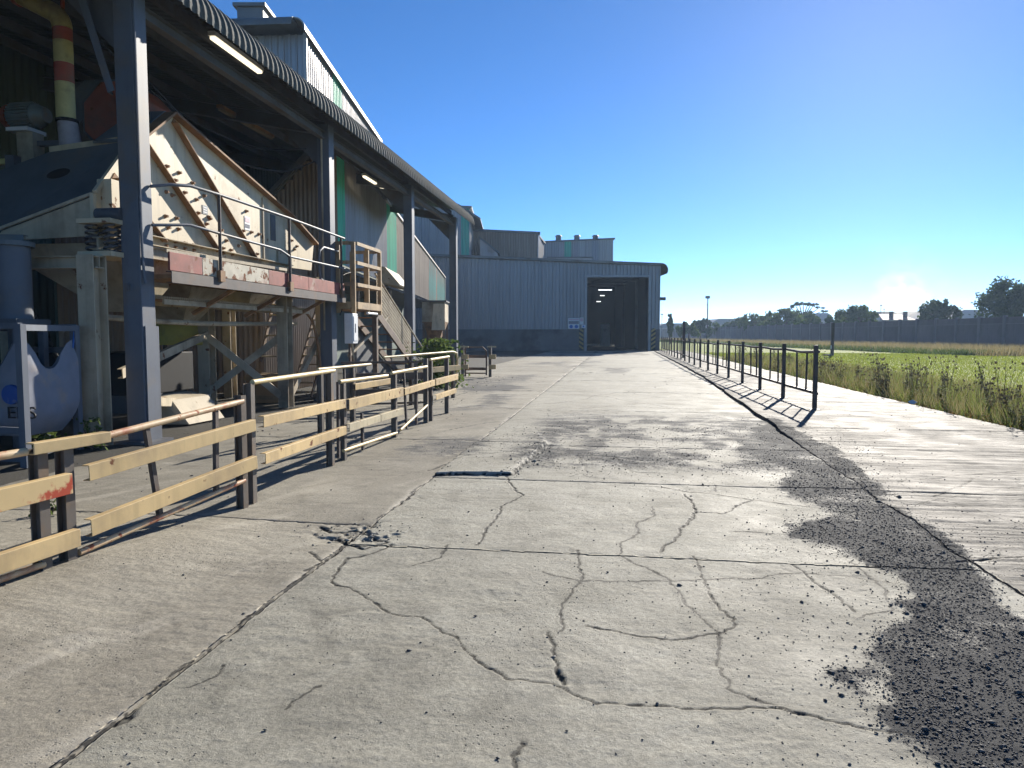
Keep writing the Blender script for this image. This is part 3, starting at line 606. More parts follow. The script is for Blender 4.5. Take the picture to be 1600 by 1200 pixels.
def block(name, label, X0, X1, Y0, Y1, z0, z1l, z1r, m, green=(), rdep=.25, right=True):
    b = thing(name, label, 'building', ((X0 + X1) / 2, Y0, 0), 'W'); w = X1 - X0; zt = lambda s: z1l + (z1r - z1l) * s / w
    mf = lambda s: next((c for a, e, c in green if a <= X0 + s <= e), m)
    clad(b, (X0, Y0), 0, w, z0, zt, mf, pitch=.30, n=3, depth=.06)
    if right: clad(b, (X1, Y0), math.pi / 2, Y1 - Y0, z0, z1r - .02, m, pitch=.30, n=3, depth=.06)
    MB().prism([(X0, Y0 - .3, z1l), (X1 + .3, Y0 - .3, z1r), (X1 + .3, Y0 - .3, z1r + rdep), (X0, Y0 - .3, z1l + rdep)], (0, Y1 - Y0 + .3, 0)).build('roof', 'roof_sheet', b)
    MB().box(X1 + .01, X1 + .09, Y0 - .09, Y0 - .0, z0, z1r - .03).build('corner_flashing', 'flashing', b)
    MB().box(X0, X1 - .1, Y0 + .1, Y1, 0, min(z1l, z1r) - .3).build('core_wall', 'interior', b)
    return b
p = lambda x, y, Y: onY(x, y, Y)
a_, b_ = p(640, 328, 79), p(733, 326, 79)
b2 = block('tower_block', 'tall grey ribbed metal block with sloped roof rising behind the shed', -16, b_[0], 79, 103, 0, b_[2] + .3, b_[2], 'clad_grey', [(p(722, 0, 79)[0], p(728, 0, 79)[0], 'clad_green')])
MB().prism([(b_[0] - 1.2, 78.6, b_[2] + .30), (b_[0] + 1.25, 78.6, b_[2] - 1.25), (b_[0] + 1.25, 78.6, b_[2] - 1.05), (b_[0] - 1.2, 78.6, b_[2] + .5)], (0, 24.6, 0)).build('verge_roof', 'roof_sheet', b2)
q = p(742, 372, 78.8); MB().box(b_[0] + .1, b_[0] + .16, 82, 84.5, 8, 11).build('louvre', 'black', b2)
a_ = p(755, 363, 86); c_ = p(840, 366, 86)
b3 = block('workshop_block', 'mid height brown grey metal block between the tower and the vented hall', -6, c_[0], 86, 104, 0, a_[2] + .2, c_[2], 'clad_brown', right=False)
e_ = p(850, 378, 90.5); b3c = MB().add([(c_[0], 85.9, 0), (e_[0], 90.5, 0), (e_[0], 90.5, e_[2] - .2), (c_[0], 85.9, c_[2])], [(0, 1, 2, 3)]); b3c.build('splayed_wall', 'clad_blue', b3)
MB().prism([(c_[0] - .1, 85.6, c_[2] + .0), (e_[0] + .2, 90.5, e_[2] - .25), (e_[0] + .2, 90.5, e_[2] - .05), (c_[0] - .1, 85.6, c_[2] + .25)], (-1.2, 12, .6)).build('verge_roof', 'roof_sheet', b3)
lr = thing('lean_to_roof', 'low sloping metal roof tucked between tower and workshop block', 'roof', (-3, 82, 0), 'W')
u0, u1, u2 = p(750, 372, 82), p(778, 396, 82), p(778, 405, 82)
MB().prism([(u0[0], 82, u0[2]), (u1[0], 82, u1[2]), (u1[0], 82, 7), (u0[0], 82, 7)], (0, 3, 0)).build('end_wall', 'clad_grey', lr)
MB().prism([(u0[0] - .1, 81.7, u0[2] + .02), (u1[0] + .2, 81.7, u1[2] - .08), (u1[0] + .2, 81.7, u1[2] + .1), (u0[0] - .1, 81.7, u0[2] + .2)], (0, 3.5, 0)).build('roof_sheeting', 'roof_sheet', lr)
a_, c_ = p(850, 379, 96), p(957, 374, 96)
b4 = block('vented_hall', 'far grey hall with three round roof vents and green strip', a_[0], c_[0], 96, 118, 0, a_[2], c_[2], 'clad_grey', [(p(885, 0, 96)[0], p(892, 0, 96)[0], 'clad_green'), (p(927, 0, 96)[0], p(936, 0, 96)[0], 'clad_blue')], .18)
for x in (873, 902, 931):
    v_ = p(x, 372, 97); MB().tube((v_[0], 97.5, v_[2] - .6), (v_[0], 97.5, v_[2] + .25), .42, .36, n=14).tube((v_[0], 97.5, v_[2] + .25), (v_[0], 97.5, v_[2] + .45), .5, .3, n=14).build('roof_vent', 'roof_sheet', b4)
a_, c_ = p(857, 403, 88), p(925, 402, 88)
mr_ = thing('roof_monitor', 'long low dark box standing on the shed roof before the vented hall', 'roof monitor', (8, 88, 7), 'W')
MB().box(a_[0], c_[0], 88, 91, 7.5, a_[2]).build('body', 'clad_grey', mr_); MB().box(a_[0] - .15, c_[0] + .15, 87.8, 91.2, a_[2], a_[2] + .12).build('lid', 'roof_sheet', mr_)

# --- tall hall behind the canopy
XT = -9.5
t = thing('tall_hall', 'tall grey ribbed hall with rounded eave rising above the canopy roof', 'building', (XT - 4, 34, 0), 'W')
clad(t, (XT, 34), math.pi / 2, 18.2, 0, lambda s: 15.35 + .01 * s, lambda s: 'clad_green' if 5.2 < s < 7.4 else 'clad_grey', pitch=.34, n=3, depth=.07)
clad(t, (XT - 14, 34), 0, 14, 0, lambda s: 14.75 + s * .03, 'clad_grey', pitch=.30, n=3, depth=.06)
MB().box(XT + .0, XT + .16, 33.86, 34, 0, 15.2).build('corner_flashing', 'flashing', t); MB().box(XT - .05, XT + .12, 52.2, 52.4, 0, 15.4).build('corner_flashing', 'flashing', t)
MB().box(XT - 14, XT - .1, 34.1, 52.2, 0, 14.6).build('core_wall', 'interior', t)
rf = MB().prism([(XT - 14, 33.2, 15.0), (XT - .2, 33.2, 15.4), (XT - .2, 33.2, 15.62), (XT - 14, 33.2, 15.2)], (0, 19.3, 0)).build('roof', 'roof_sheet', t)
th = np.linspace(-.1, 1.75, 9); A1 = [(XT - .2 + .48 * math.sin(q), 15.14 + .48 * math.cos(q)) for q in th]; A2 = [(XT - .2 + .42 * math.sin(q), 15.14 + .42 * math.cos(q)) for q in th]
MB().prism([(x, 33.2, z) for x, z in A1] + [(x, 33.2, z) for x, z in A2[::-1]], (0, 19.3, 0)).build('rounded_eave', 'flashing', rf, smooth=True)
th = np.linspace(0, 1.6, 8)
B1_ = [(33.25 - .5 * math.sin(q), .45 * math.cos(q)) for q in th]; B2_ = [(33.25 - .44 * math.sin(q), .39 * math.cos(q)) for q in th]
MB().prism([(XT - 14, y, 14.72 + z) for y, z in B1_] + [(XT - 14, y, 14.72 + z) for y, z in B2_[::-1]], (13.8, 0, .42)).build('front_eave', 'roof_sheet', rf, smooth=True)
MB().box(XT - 3.2, XT - 2.0, 34.5, 36.5, 15.3, 16.6).box(XT - 3.35, XT - 1.85, 34.35, 36.65, 16.6, 16.75).build('roof_ventilator', 'roof_sheet', rf)

# --- raised clad gallery with green sheets, running behind the canopy posts
XG = -5.0
g = thing('clad_gallery', 'raised rusty corrugated gallery with green sheets behind the canopy posts', 'gallery', (XG - 1.5, 21, 0), 'W')
def gm(s):
    y = 21 + s
    return 'clad_green' if y < 22.1 or 29.0 < y < 31.4 else 'clad_teal_rust' if 43 < y < 47 or y > 48.5 else 'clad_grey' if y < 29 else 'clad_brown'
gt = lambda s: min(6.72, 6.72 - (21 + s - 28.7) * .043)
clad(g, (XG, 21), math.pi / 2, 32.7, 3.55, gt, gm, pitch=.20, n=4, depth=.06, kind='cor')
def gf(s): return min(6.55, 4.2 + s * 1.05)      # end face: sheets cut to the falling roof line
clad(g, (XG - 3.0, 21), 0, 3.0, lambda s: 2.6 if s > 1.2 else 3.2, gf, 'clad_brown', pitch=.13, n=2, depth=.035, kind='cor')
MB().beam((XG - 2.9, 20.86, 4.45), (XG - .7, 20.86, 6.72), .10, .12).beam((XG - .7, 20.86, 6.72), (XG, 20.86, 6.78), .10, .12).build('verge_trim', 'steel_dark', g)
MB().beam((XG + .05, 28.7, 6.78), (XG + .05, 53.7, 5.70), .16, .09).build('eave_trim', 'flashing', g); MB().box(XG - .02, XG + .1, 53.6, 53.72, 2.7, 5.62).build('corner_flashing', 'flashing', g)
MB().prism([(XG - 3.0, 20.9, 4.1), (XG - .6, 20.9, 6.74), (XG, 20.9, 6.80), (XG, 20.9, 6.86), (XG - .65, 20.9, 6.82), (XG - 3.1, 20.9, 4.2)], (0, 8, 0)).build('roof', 'roof_sheet', g)
MB().box(XG - 3, XG - .1, 21.3, 53.5, 3.45, 3.55).build('gallery_floor', 'steel_dark', g)
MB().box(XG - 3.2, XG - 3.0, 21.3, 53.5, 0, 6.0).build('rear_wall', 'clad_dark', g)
for y in (24.5, 31, 37.5, 44, 50.5):
    MB().ibeam((XG - .25, y, 0), (XG - .25, y, 3.45), .2, .25, .02, (0, 1, 0)).build('support_column', 'steel_dark', g)
cw = MB(); e = [onY(598, 434, 27.5), onY(622, 440, 27.5), onY(632, 462, 27.2), onY(602, 456, 27.2)]
cw.prism([(XG + .06, 27, 4.05), (XG + .30, 27, 4.0), (XG + .85, 27, 3.35), (XG + .8, 27, 3.3), (XG + .06, 27, 3.45)], (0, 3.2, 0)).build('spill_cowl', 'cream_dull', g)
# beige discharge chute at the far end of the gallery
c = thing('discharge_chute', 'beige boxed discharge chute on tapered legs below the gallery end', 'chute', (-4.3, 40, 0), 'W')
x0, x1 = onY(655, 0, 40)[0], onY(692, 0, 40)[0]
MB().box(x0, x1, 40, 42.2, 2.2, 3.30).build('chute_box', 'cream_dull', c, bevel=.02); MB().box(x0 - .1, x1 + .1, 39.8, 42.4, 3.30, 3.38).build('lid', 'steel_dark', c)
MB().prism([(x1 - .62, 39.97, 3.2), (x1 - .05, 39.97, 3.2), (x1 + .05, 39.6, 1.75), (x1 - .7, 39.6, 1.75)], (0, -.03, 0)).build('deflector_plate', 'cream', c)
k = MB(); cx, cy = (x0 + x1) / 2, 41.1
k.add([(x0, 40, 2.2), (x1, 40, 2.2), (x1, 42.2, 2.2), (x0, 42.2, 2.2), (cx - .15, cy - .15, .9), (cx + .15, cy - .15, .9), (cx + .15, cy + .15, .9), (cx - .15, cy + .15, .9)], [(0, 1, 5, 4), (1, 2, 6, 5), (2, 3, 7, 6), (3, 0, 4, 7), (4, 5, 6, 7)]); k.build('hopper_cone', 'rust_brown', c)
for x in (x0 + .08, x1 - .08):
    for y in (40.1, 42.1): MB().ibeam((x, y, 0), (x, y, 2.2), .12, .12, .012, (0, 1, 0)).build('leg', 'rail_brown', c)

# ------------------------------------------------------------------ CANOPY over the machine (road frame)
cn = thing('steel_canopy', 'open steel canopy with grey posts and curved ribbed roof edge over the machinery', 'canopy', (-6.6, 9.25, 0))
CY = [2.6, 9.25, 15.9, 22.5, 28.8]; SL = 0.19; XE = -6.5
for y in CY:
    pc = MB().box(-6.72, -6.44, y - .15, y + .15, 0, 6.2).build('post', 'steel_grey', cn, bevel=.012)
    MB().box(-6.86, -6.30, y - .26, y + .26, -.01, .03).build('base_plate', 'steel_dark', pc)
    if y == 9.25:
        MB().box(-6.435, -6.415, y - .12, y + .17, .02, 1.62).build('guard_plate', 'steel_grey', pc); MB().box(-6.66, -6.60, y - .19, y - .152, 2.1, 2.2).build('lug', 'steel_dark', pc)
    if y < 29: MB().ibeam((-6.6, y, 6.15), (-13.6, y, 6.15 + 7 * SL), .18, .30, .016).build('rafter', 'steel_dark', cn)
for y in CY[1:]: MB().prism([(-6.73, y - .01, 6.0), (-7.6, y - .01, 6.16), (-6.73, y - .01, 5.3)], (0, .02, 0)).build('haunch', 'steel_dark', cn)
for k, x in enumerate(np.arange(-6.75, -13.6, -1.15)):
    z = 6.15 + (-6.6 - x) * SL + .16
    MB().channel((x, -6, z + .09), (x, 29.1, z + .09), .07, .17, .006).build('purlin', 'steel_dark', cn)
d0 = RYp(140, -6, 9.25); MB().angle((-6.74, 9.05, 4.75), (d0[0], 9.05, d0[2]), .10, .012, (0, 1, 0)).build('knee_brace', 'steel_grey', cn)
MB().ibeam((-6.58, 9.4, 5.95), (-6.58, 28.7, 5.95), .14, .16, .012).build('eave_beam', 'steel_dark', cn)
# roof sheets: a curved nose, then the slope; ribs every 0.19 m
prof = [(XE + .50 * math.cos(q), 6.13 + .50 * math.sin(q) * 1.0, math.cos(q), math.sin(q)) for q in np.linspace(-.12, math.pi / 2 - .0, 11)]
nx_, nz_ = SL / math.hypot(1, SL), 1 / math.hypot(1, SL)
prof += [(XE - .4, 6.13 + .50 + .10, .1, 1), (-13.8, 6.13 + .50 + .06 + (13.8 - 6.5) * SL, nx_, nz_)]
rib = []; n_ = 5; pt = .19
for i in range(n_): rib += [(i * pt, 0), (i * pt + .10, 0), (i * pt + .125, 1), (i * pt + .165, 1)]
rib.append((n_ * pt, 0))
vs = [(x + nx * h * .03, y, z + nz * h * .03) for (x, z, nx, nz) in prof for (y, h) in rib]; c_ = len(rib)
fs = [(i * c_ + j, i * c_ + j + 1, (i + 1) * c_ + j + 1, (i + 1) * c_ + j) for i in range(len(prof) - 1) for j in range(c_ - 1)]
rm = bpy.data.meshes.new('roof_sheet'); rm.from_pydata(vs, [], fs); rm.materials.append(None)
y = -6.0
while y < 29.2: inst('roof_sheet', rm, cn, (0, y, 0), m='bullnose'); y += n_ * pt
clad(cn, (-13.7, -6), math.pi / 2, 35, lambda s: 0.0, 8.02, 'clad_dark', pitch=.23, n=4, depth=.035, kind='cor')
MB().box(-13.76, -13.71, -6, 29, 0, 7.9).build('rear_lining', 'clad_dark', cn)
for (pa, pb, lit, tag) in (((330, 55), (412, 112), True, 'warm lit strip light under the canopy edge before the second post'), ((568, 274), (597, 293), True, 'warm lit strip light under the canopy edge near the third post'), ((342, 168), (412, 216), False, 'unlit strip light deeper under the canopy roof')):
    xr = -6.95 if lit else -8.6
    A_, B_ = RXp(*pa, xr), RXp(*pb, xr); zz = 6.15 + (-6.6 - xr) * SL + (.10 if lit else -.02)
    ya, ybb = A_[1] * (zz - 1.5) / (A_[2] - 1.5), B_[1] * (zz - 1.5) / (B_[2] - 1.5); xr2 = xr * (zz - 1.5) / (A_[2] - 1.5)
    s = thing('strip_light', tag, 'light', (xr2, ya, zz)); MB().box(xr2 - .06, xr2 + .06, ya, ybb, zz + .0, zz + .07).build('fitting', 'white_paint' if lit else 'rust_brown', s); MB().box(xr2 - .05, xr2 + .05, ya + .03, ybb - .03, zz - .05, zz - .003).build('tube', 'tube_lit' if lit else 'timber', s, bevel=.015)
# ------------------------------------------------------------------ SCREENING MACHINE under the canopy (road frame)
XP = -7.1
mc = thing('screening_machine', 'big cream bolted screening machine with slanted side plate under the canopy', 'machine', (-8, 11.5, 0))
out = [(9.15, 2.86), (9.15, 3.42), (9.95, 4.33), (10.86, 5.02), (14.95, 4.10), (16.35, 3.62), (16.2, 3.0), (14.6, 2.95)]
sp = MB().prism([(XP, y, z) for y, z in out], (-.05, 0, 0)).build('side_plate', 'cream', mc)
MB().prism([(XP - .66, y, z) for y, z in [(10.1, 2.86), (10.1, 4.36)] + out[3:]], (-.05, 0, 0)).build('side_plate', 'cream_dull', mc)
for (a, b) in (((10.86, 5.02), (14.95, 4.10)), ((14.95, 4.10), (16.35, 3.62)), ((9.95, 4.33), (10.86, 5.02))):     # bolted top flange and lid
    MB().beam((XP + .04, a[0], a[1]), (XP + .04, b[0], b[1]), .20, .035).build('top_flange', 'rust_brown', sp)
    MB().beam((XP - .35, a[0], a[1] + .02), (XP - .35, b[0], b[1] + .02), .58, .03).build('lid_sheet', 'hood_steel', mc)
for (a, b) in (((10.2, 4.42), (12.16, 3.02)), ((10.95, 4.93), (13.5, 3.02)), ((9.5, 3.75), (10.6, 3.0))):      # slanted stiffeners
    MB().angle((XP + .005, a[0], a[1]), (XP + .005, b[0], b[1]), .11, .014, (1, 0, 0), 1).build('stiffener', 'rust_brown', sp)
MB().channel((XP + .06, 9.2, 2.93), (XP + .06, 15.0, 2.93), .12, .15, .012, side=-1).build('base_channel', 'cream_dull', sp)
MB().box(XP + .001, XP + .03, 13.85, 14.05, 3.02, 4.25).build('vertical_stiffener', 'cream_dull', sp); MB().box(XP + .001, XP + .012, 14.2, 14.42, 3.45, 3.98).build('slot_cover', 'steel_dark', sp)
MB().box(XP + .001, XP + .04, 14.45, 14.95, 3.02, 3.32).build('bracket', 'cream_dull', sp)
bm_ = MB().tube((0, 0, 0), (.055, 0, 0), .022, n=6).tube((0, 0, 0), (.012, 0, 0), .035, n=8).mesh('bolt'); bm_.materials.append(MATS['rust_brown'])
BP = [(258, 338), (275, 341), (258, 376), (272, 378), (288, 380), (301, 383), (313, 386), (258, 384), (272, 386), (287, 388), (301, 391), (288, 301), (306, 312), (325, 339), (279, 270), (273, 282), (260, 260), (352, 324), (322, 350), (327, 342), (348, 388), (360, 391), (347, 396), (361, 398), (379, 361), (392, 363), (404, 366), (401, 397), (278, 358), (262, 356), (290, 316), (309, 333), (345, 360), (353, 376), (372, 384), (259, 300), (268, 305), (384, 330), (300, 286), (318, 306), (455, 376), (463, 385), (459, 390), (171, 320), (160, 310)]
for x, y in BP:
    q = RXp(x, y, XP)
    if 9.2 < q[1] < 16.2: inst('bolt', bm_, sp, (XP, q[1], q[2]))
# name plate and white warning notice on the plate
for nm, (x, y), w_, h_, m_ in (('maker_plate', (320, 328), .16, .15, 'hood_steel'), ('warning_notice', (386, 349), .21, .26, 'white_paint')):
    q = RXp(x, y, XP); o = MB().box(XP + .002, XP + .008, q[1] - w_ / 2, q[1] + w_ / 2, q[2] - h_ / 2, q[2] + h_ / 2).build(nm, m_, sp)
    if m_ == 'white_paint': MB().box(XP + .009, XP + .012, q[1] - w_ * .4, q[1] + w_ * .4, q[2] + .02, q[2] + .10).build('red_print', 'sign_pink', o); MB().box(XP + .009, XP + .012, q[1] - w_ * .4, q[1] + w_ * .4, q[2] - .09, q[2] - .02).build('blue_print', 'bag_white', o)
    else:
        for k in range(3): MB().box(XP + .009, XP + .011, q[1] - .06, q[1] + .05, q[2] - .05 + k * .04, q[2] - .035 + k * .04).build('print_line', 'white_paint', o)
# end hood: dark sheet falling toward the near end, cream end wall below it
A_, B_, C_, D_ = V(XP, 9.12, 3.44), V(XP, 9.97, 4.36), V(*RYp(75, 238, 10.0)), V(*RYp(0, 357, 9.0))
E_ = V(-10.6, 9.05, 2.75); F_ = V(-10.9, 9.6, 3.35)
hd = MB().add([A_, B_, C_, F_, E_, D_], [(0, 1, 5), (1, 2, 5), (5, 2, 3), (5, 3, 4)]).add([A_ + V(0, .02, -.03), B_ + V(0, .02, -.03), C_ + V(0, .02, -.03), F_ + V(0, .02, -.03), E_ + V(0, .02, -.03), D_ + V(0, .02, -.03)], [(0, 1, 5), (1, 2, 5), (5, 2, 3), (5, 3, 4)]).build('end_hood', 'hood_steel', mc)
MB().beam(A_ + V(.02, -.02, 0), B_ + V(.02, -.02, .02), .05, .06).build('hood_edge', 'cream', hd); MB().beam(A_, D_, .03, .04).build('hood_edge', 'cream_dull', hd)
MB().beam(B_ + V(0, .05, .03), C_ + V(0, .05, .03), .05, .12).build('hood_edge', 'barrier_pale', hd)
hm = (B_ + D_) / 2 + V(-.15, .03, .06); n = nrm(np.cross(C_ - B_, D_ - B_)); n = n if n[2] > 0 else -n
a1 = nrm(C_ - B_); a2 = np.cross(n, a1); hc = A_ * .30 + D_ * .42 + C_ * .28 + n * .008
o0 = V(0, 0, 1.5); dr = V(*rd(ray(92, 272))); hc = o0 + dr * (((B_ - o0) @ n) / (dr @ n)) + n * .012
MB().add([hc + a1 * .19 * math.cos(q) + a2 * .11 * math.sin(q) for q in np.linspace(0, 2 * math.pi, 20)[:-1]], [tuple(range(19))]).build('inspection_hole_shade', 'black', hd)  # flat black disc paints the shade inside the hole on the hood
MB().prism([(XP - .02, 9.14, 2.86), (XP - .02, 9.14, 3.40), (D_[0], 9.03, D_[2] - .03), (-8.6, 9.03, 2.80)], (0, .03, 0)).build('end_wall', 'cream_dull', mc)
MB().box(XP - .03, XP + .02, 9.06, 9.12, 2.86, 3.42).build('end_post', 'cream', mc)
MB().box(XP - .06, XP + .16, 9.25, 9.6, 3.25, 3.65).build('end_bracket', 'cream', mc)
ch = MB(); ch.channel((-8.9, 8.45, 2.76), (XP - .75, 8.75, 2.76), .12, .14, .012); ch.build('end_channel', 'hood_steel', mc)
# coil springs that carry the machine
for y in (9.0, 9.22, 9.44):
    for x in (XP + .03, XP + .30):
        pts = [(x + .075 * math.cos(q), y + .075 * math.sin(q), 2.62 + q * .0115) for q in np.linspace(0, 2 * math.pi * 5, 60)]
        MB().path(pts, .016, 6).build('spring', 'steel_dark', mc)
MB().box(XP - .08, XP + .42, 8.85, 9.62, 2.55, 2.615).box(XP - .08, XP + .42, 8.85, 9.62, 2.99, 3.05).build('spring_seat', 'cream', mc)
MB().tube((XP + .05, 9.1, 3.14), (XP + .42, 9.1, 3.14), .085, n=14).build('damper', 'steel_dark', mc, smooth=True)
# hoppers below the deck
def hopper(name, m, x0, x1, y0, y1, zt, cx, cy, r, zb, par=mc):
    k = MB().add([(x0, y0, zt), (x1, y0, zt), (x1, y1, zt), (x0, y1, zt), (cx - r, cy - r, zb), (cx + r, cy - r, zb), (cx + r, cy + r, zb), (cx - r, cy + r, zb)],
                 [(0, 1, 5, 4), (1, 2, 6, 5), (2, 3, 7, 6), (3, 0, 4, 7), (4, 5, 6, 7), (3, 2, 1, 0)]); return k.build(name, m, par)
hopper('hopper', 'cream_dull', -9.0, XP + .1, 9.4, 11.3, 2.80, -7.45, 10.2, .2, 1.85); hopper('hopper', 'cream_dull', -9.2, XP, 11.6, 13.4, 2.85, -8.1, 12.5, .2, 1.7); hopper('hopper', 'cream_dull', -9.0, XP, 13.6, 15.4, 2.85, -7.9, 14.5, .22, 2.0)
MB().prism([(XP + .02, 12.2, 2.84), (XP + .02, 13.6, 2.84), (XP + .02, 13.2, 2.45), (XP + .02, 12.4, 2.45)], (-.6, 0, 0)).build('side_chute', 'cream', mc)
# support legs, beams and braces
for x, y, w_ in ((-6.92, 8.78, .24), (-8.9, 9.6, .2), (-8.28, 13.7, .24), (-6.78, 14.1, .22), (-6.95, 16.4, .2), (-9.2, 16.2, .2)):
    MB().ibeam((x, y, 0), (x, y, 2.55 if y < 9 else 2.86), w_, .26, .018, (0, 1, 0)).build('support_leg', 'cream_dull', mc)
MB().ibeam((-9.2, 8.78, 2.46), (-6.8, 8.78, 2.46), .16, .16, .014).build('cross_beam', 'cream_dull', mc); MB().ibeam((-6.92, 8.9, 2.72), (-6.92, 16.4, 2.72), .14, .18, .014).build('cross_beam', 'cream_dull', mc)
for a, b in ((((-6.95, 9.3, .95), (-8.2, 13.6, 1.5))), ((-8.25, 13.5, 1.55), (-6.85, 14.0, .25)), ((-8.2, 13.6, .35), (-6.8, 14.2, 1.55)), ((-8.9, 9.7, .15), (-7.05, 8.85, 1.25)), ((-8.8, 9.7, 1.2), (-7.05, 8.85, .15)), ((-9.0, 11.5, .2), (-7.1, 9.2, 1.0)), ((-6.9, 9.5, .55), (-8.0, 13.4, .12)), ((-6.8, 14.3, .2), (-6.95, 16.3, 1.5)), ((-8.4, 9.7, .75), (-6.95, 8.95, .70))):
    MB().channel(a, b, .07, .14, .012).build('brace', 'cream_dull', mc)
MB().prism([(-7.6, 10.9, .02), (-7.0, 11.0, .02), (-7.3, 11.0, .42), (-7.6, 10.9, .5)], (.05, 1.0, 0)).build('spill_box', 'cream_dull', mc); MB().box(-7.95, -7.5, 12.2, 12.5, .02, .4).build('spill_box', 'cream_dull', mc)
# motor, fan casing and painted duct on top
k = MB(); my = 11.0; mx, _, mz = RYp(40, 182, my)
k.tube((mx - .22, my, mz), (mx + .22, my, mz), .19, n=20)
for q in np.linspace(0, 2 * math.pi, 25)[:-1]: k.beam((mx - .2, my + .205 * math.cos(q), mz + .205 * math.sin(q)), (mx + .2, my + .205 * math.cos(q), mz + .205 * math.sin(q)), .012, .04, (0, math.cos(q), math.sin(q)))
mo = k.build('motor', 'motor_grey', mc); MB().tube((mx - .36, my, mz), (mx - .23, my, mz), .17, .215, n=18).build('fan_cover', 'red_oxide', mo, smooth=True); MB().tube((mx + .22, my, mz), (mx + .40, my, mz), .2, .12, n=18).build('end_bell', 'motor_grey', mo, smooth=True)
MB().box(mx - .2, mx + .2, my - .2, my + .2, mz - .28, mz - .22).build('motor_foot', 'white_paint', mo); MB().box(mx - .08, mx + .22, my - .12, my + .12, 3.6, mz - .28).build('motor_stand', 'cream_dull', mc); MB().box(mx + .23, mx + .75, my - .05, my + .05, mz - .5, mz - .42).build('stand_arm', 'steel_dark', mc)
fy = 11.6; fx, _, fz = RYp(178, 180, fy)
oc = [(fx + .62 * math.cos(q), fz + .62 * math.sin(q)) for q in np.linspace(math.pi / 8, 2 * math.pi + math.pi / 8, 9)[:-1]]
fc = MB().prism([(x, fy, z) for x, z in oc], (0, .9, 0)).build('fan_casing', 'red_oxide', mc, bevel=.02)
MB().prism([(fx + .15, fy - .004, fz + .45), (fx + .55, fy - .004, fz + .25), (fx + .57, fy - .004, fz - .2), (fx + .3, fy - .004, fz - .5), (fx + .12, fy - .004, fz - .1), (fx + .32, fy - .004, fz + .02)], (0, -.006, 0)).build('peeled_patch', 'white_paint', fc)
for q in (fy + .02, fy + .88): MB().prism([(x + (x - fx) * .07, q, z + (z - fz) * .07) for x, z in oc], (0, .03, 0)).build('casing_flange', 'steel_dark', fc)
MB().prism([(fx - .9, fy + .1, fz - .35), (fx - .4, fy + .1, fz + .4), (fx - .2, fy + .1, fz + .62), (fx - .6, fy + .1, fz + .66), (fx - 1.0, fy + .1, fz + .35)], (0, .7, 0)).build('outlet_cowl', 'hood_steel', mc); MB().box(fx - .5, fx + .5, fy + .1, fy + .8, 4.0, fz - .45).build('fan_plinth', 'steel_dark', mc)
dx_, dy_ = RYp(103, 180, 10.2)[0], 10.2; zz = [RYp(103, y, dy_)[2] for y in (250, 190, 183, 130, 100, 65, 45)]
du = MB().tube((dx_ + .10, dy_, 4.05), (dx_ + .02, dy_, zz[1]), .17, .14, n=16).build('flexible_boot', 'canvas', mc, smooth=True); MB().tube((dx_ + .02, dy_, zz[1] - .02), (dx_ + .02, dy_, zz[1] + .03), .155, n=16).build('clip_ring', 'black', du); MB().tube((dx_ + .09, dy_, 4.22), (dx_ + .09, dy_, 4.26), .178, n=16).build('clip_ring', 'black', du)
r_ = .135
for i, (a, b, m_) in enumerate(((zz[1], zz[3], 'duct_yellow'), (zz[3], zz[4], 'duct_red'), (zz[4], zz[5], 'duct_yellow'), (zz[5], zz[6], 'duct_red'))):
    MB().tube((dx_, dy_, a + .0), (dx_, dy_, b), r_, n=18, caps=False).build('duct_band', m_, mc, smooth=True)
el = [(dx_, dy_, zz[6])] + [(dx_ - .3 * (1 - math.cos(q)), dy_, zz[6] + .3 * math.sin(q)) for q in np.linspace(.2, 1.1, 6)]
lx, lz = el[-1][0], el[-1][2]; el += [(lx - .5, dy_, lz + .26), (lx - 1.6, dy_, lz + .8)]
MB().path(el, r_ + .004, 18).build('duct_elbow', 'duct_yellow', mc, smooth=True); MB().tube((lx - .5, dy_, lz + .26), (lx - .56, dy_, lz + .29), r_ + .03, n=18).build('duct_flange', 'duct_red', mc)
MB().tube((dx_ + .02, dy_, zz[6] + .3), (dx_ + .02, dy_, 6.9), .03, n=8).build('hanger_rod', 'duct_red', mc)
MB().box(-10.9, -9.4, 10.3, 10.38, 4.18, 4.26).build('handrail', 'duct_yellow', mc); MB().box(-9.5, -9.35, 10.25, 10.4, 3.4, 4.3).build('handrail_post', 'steel_dark', mc)
# painted feed column at the near end
fp = RYp(20, 440, 8.3); f_ = thing('feed_column', 'fat grey round feed pipe standing before the machine end', 'pipe', (fp[0], 8.3, 1.0))
MB().tube((fp[0], 8.3, 1.70), (fp[0], 8.3, 2.62), .21, n=24).build('pipe_barrel', 'steel_grey', f_, smooth=True); MB().tube((fp[0], 8.3, 2.62), (fp[0], 8.3, 2.68), .26, n=24).build('flange', 'hood_steel', f_); MB().box(fp[0] - .28, fp[0] + .28, 8.02, 8.58, 1.62, 1.70).build('foot_plate', 'steel_dark', f_)
for x in (-.22, .22):
    for y in (-.2, .2): MB().box(fp[0] + x - .04, fp[0] + x + .04, 8.3 + y - .04, 8.3 + y + .04, 0, 1.62).build('leg', 'steel_grey', f_)

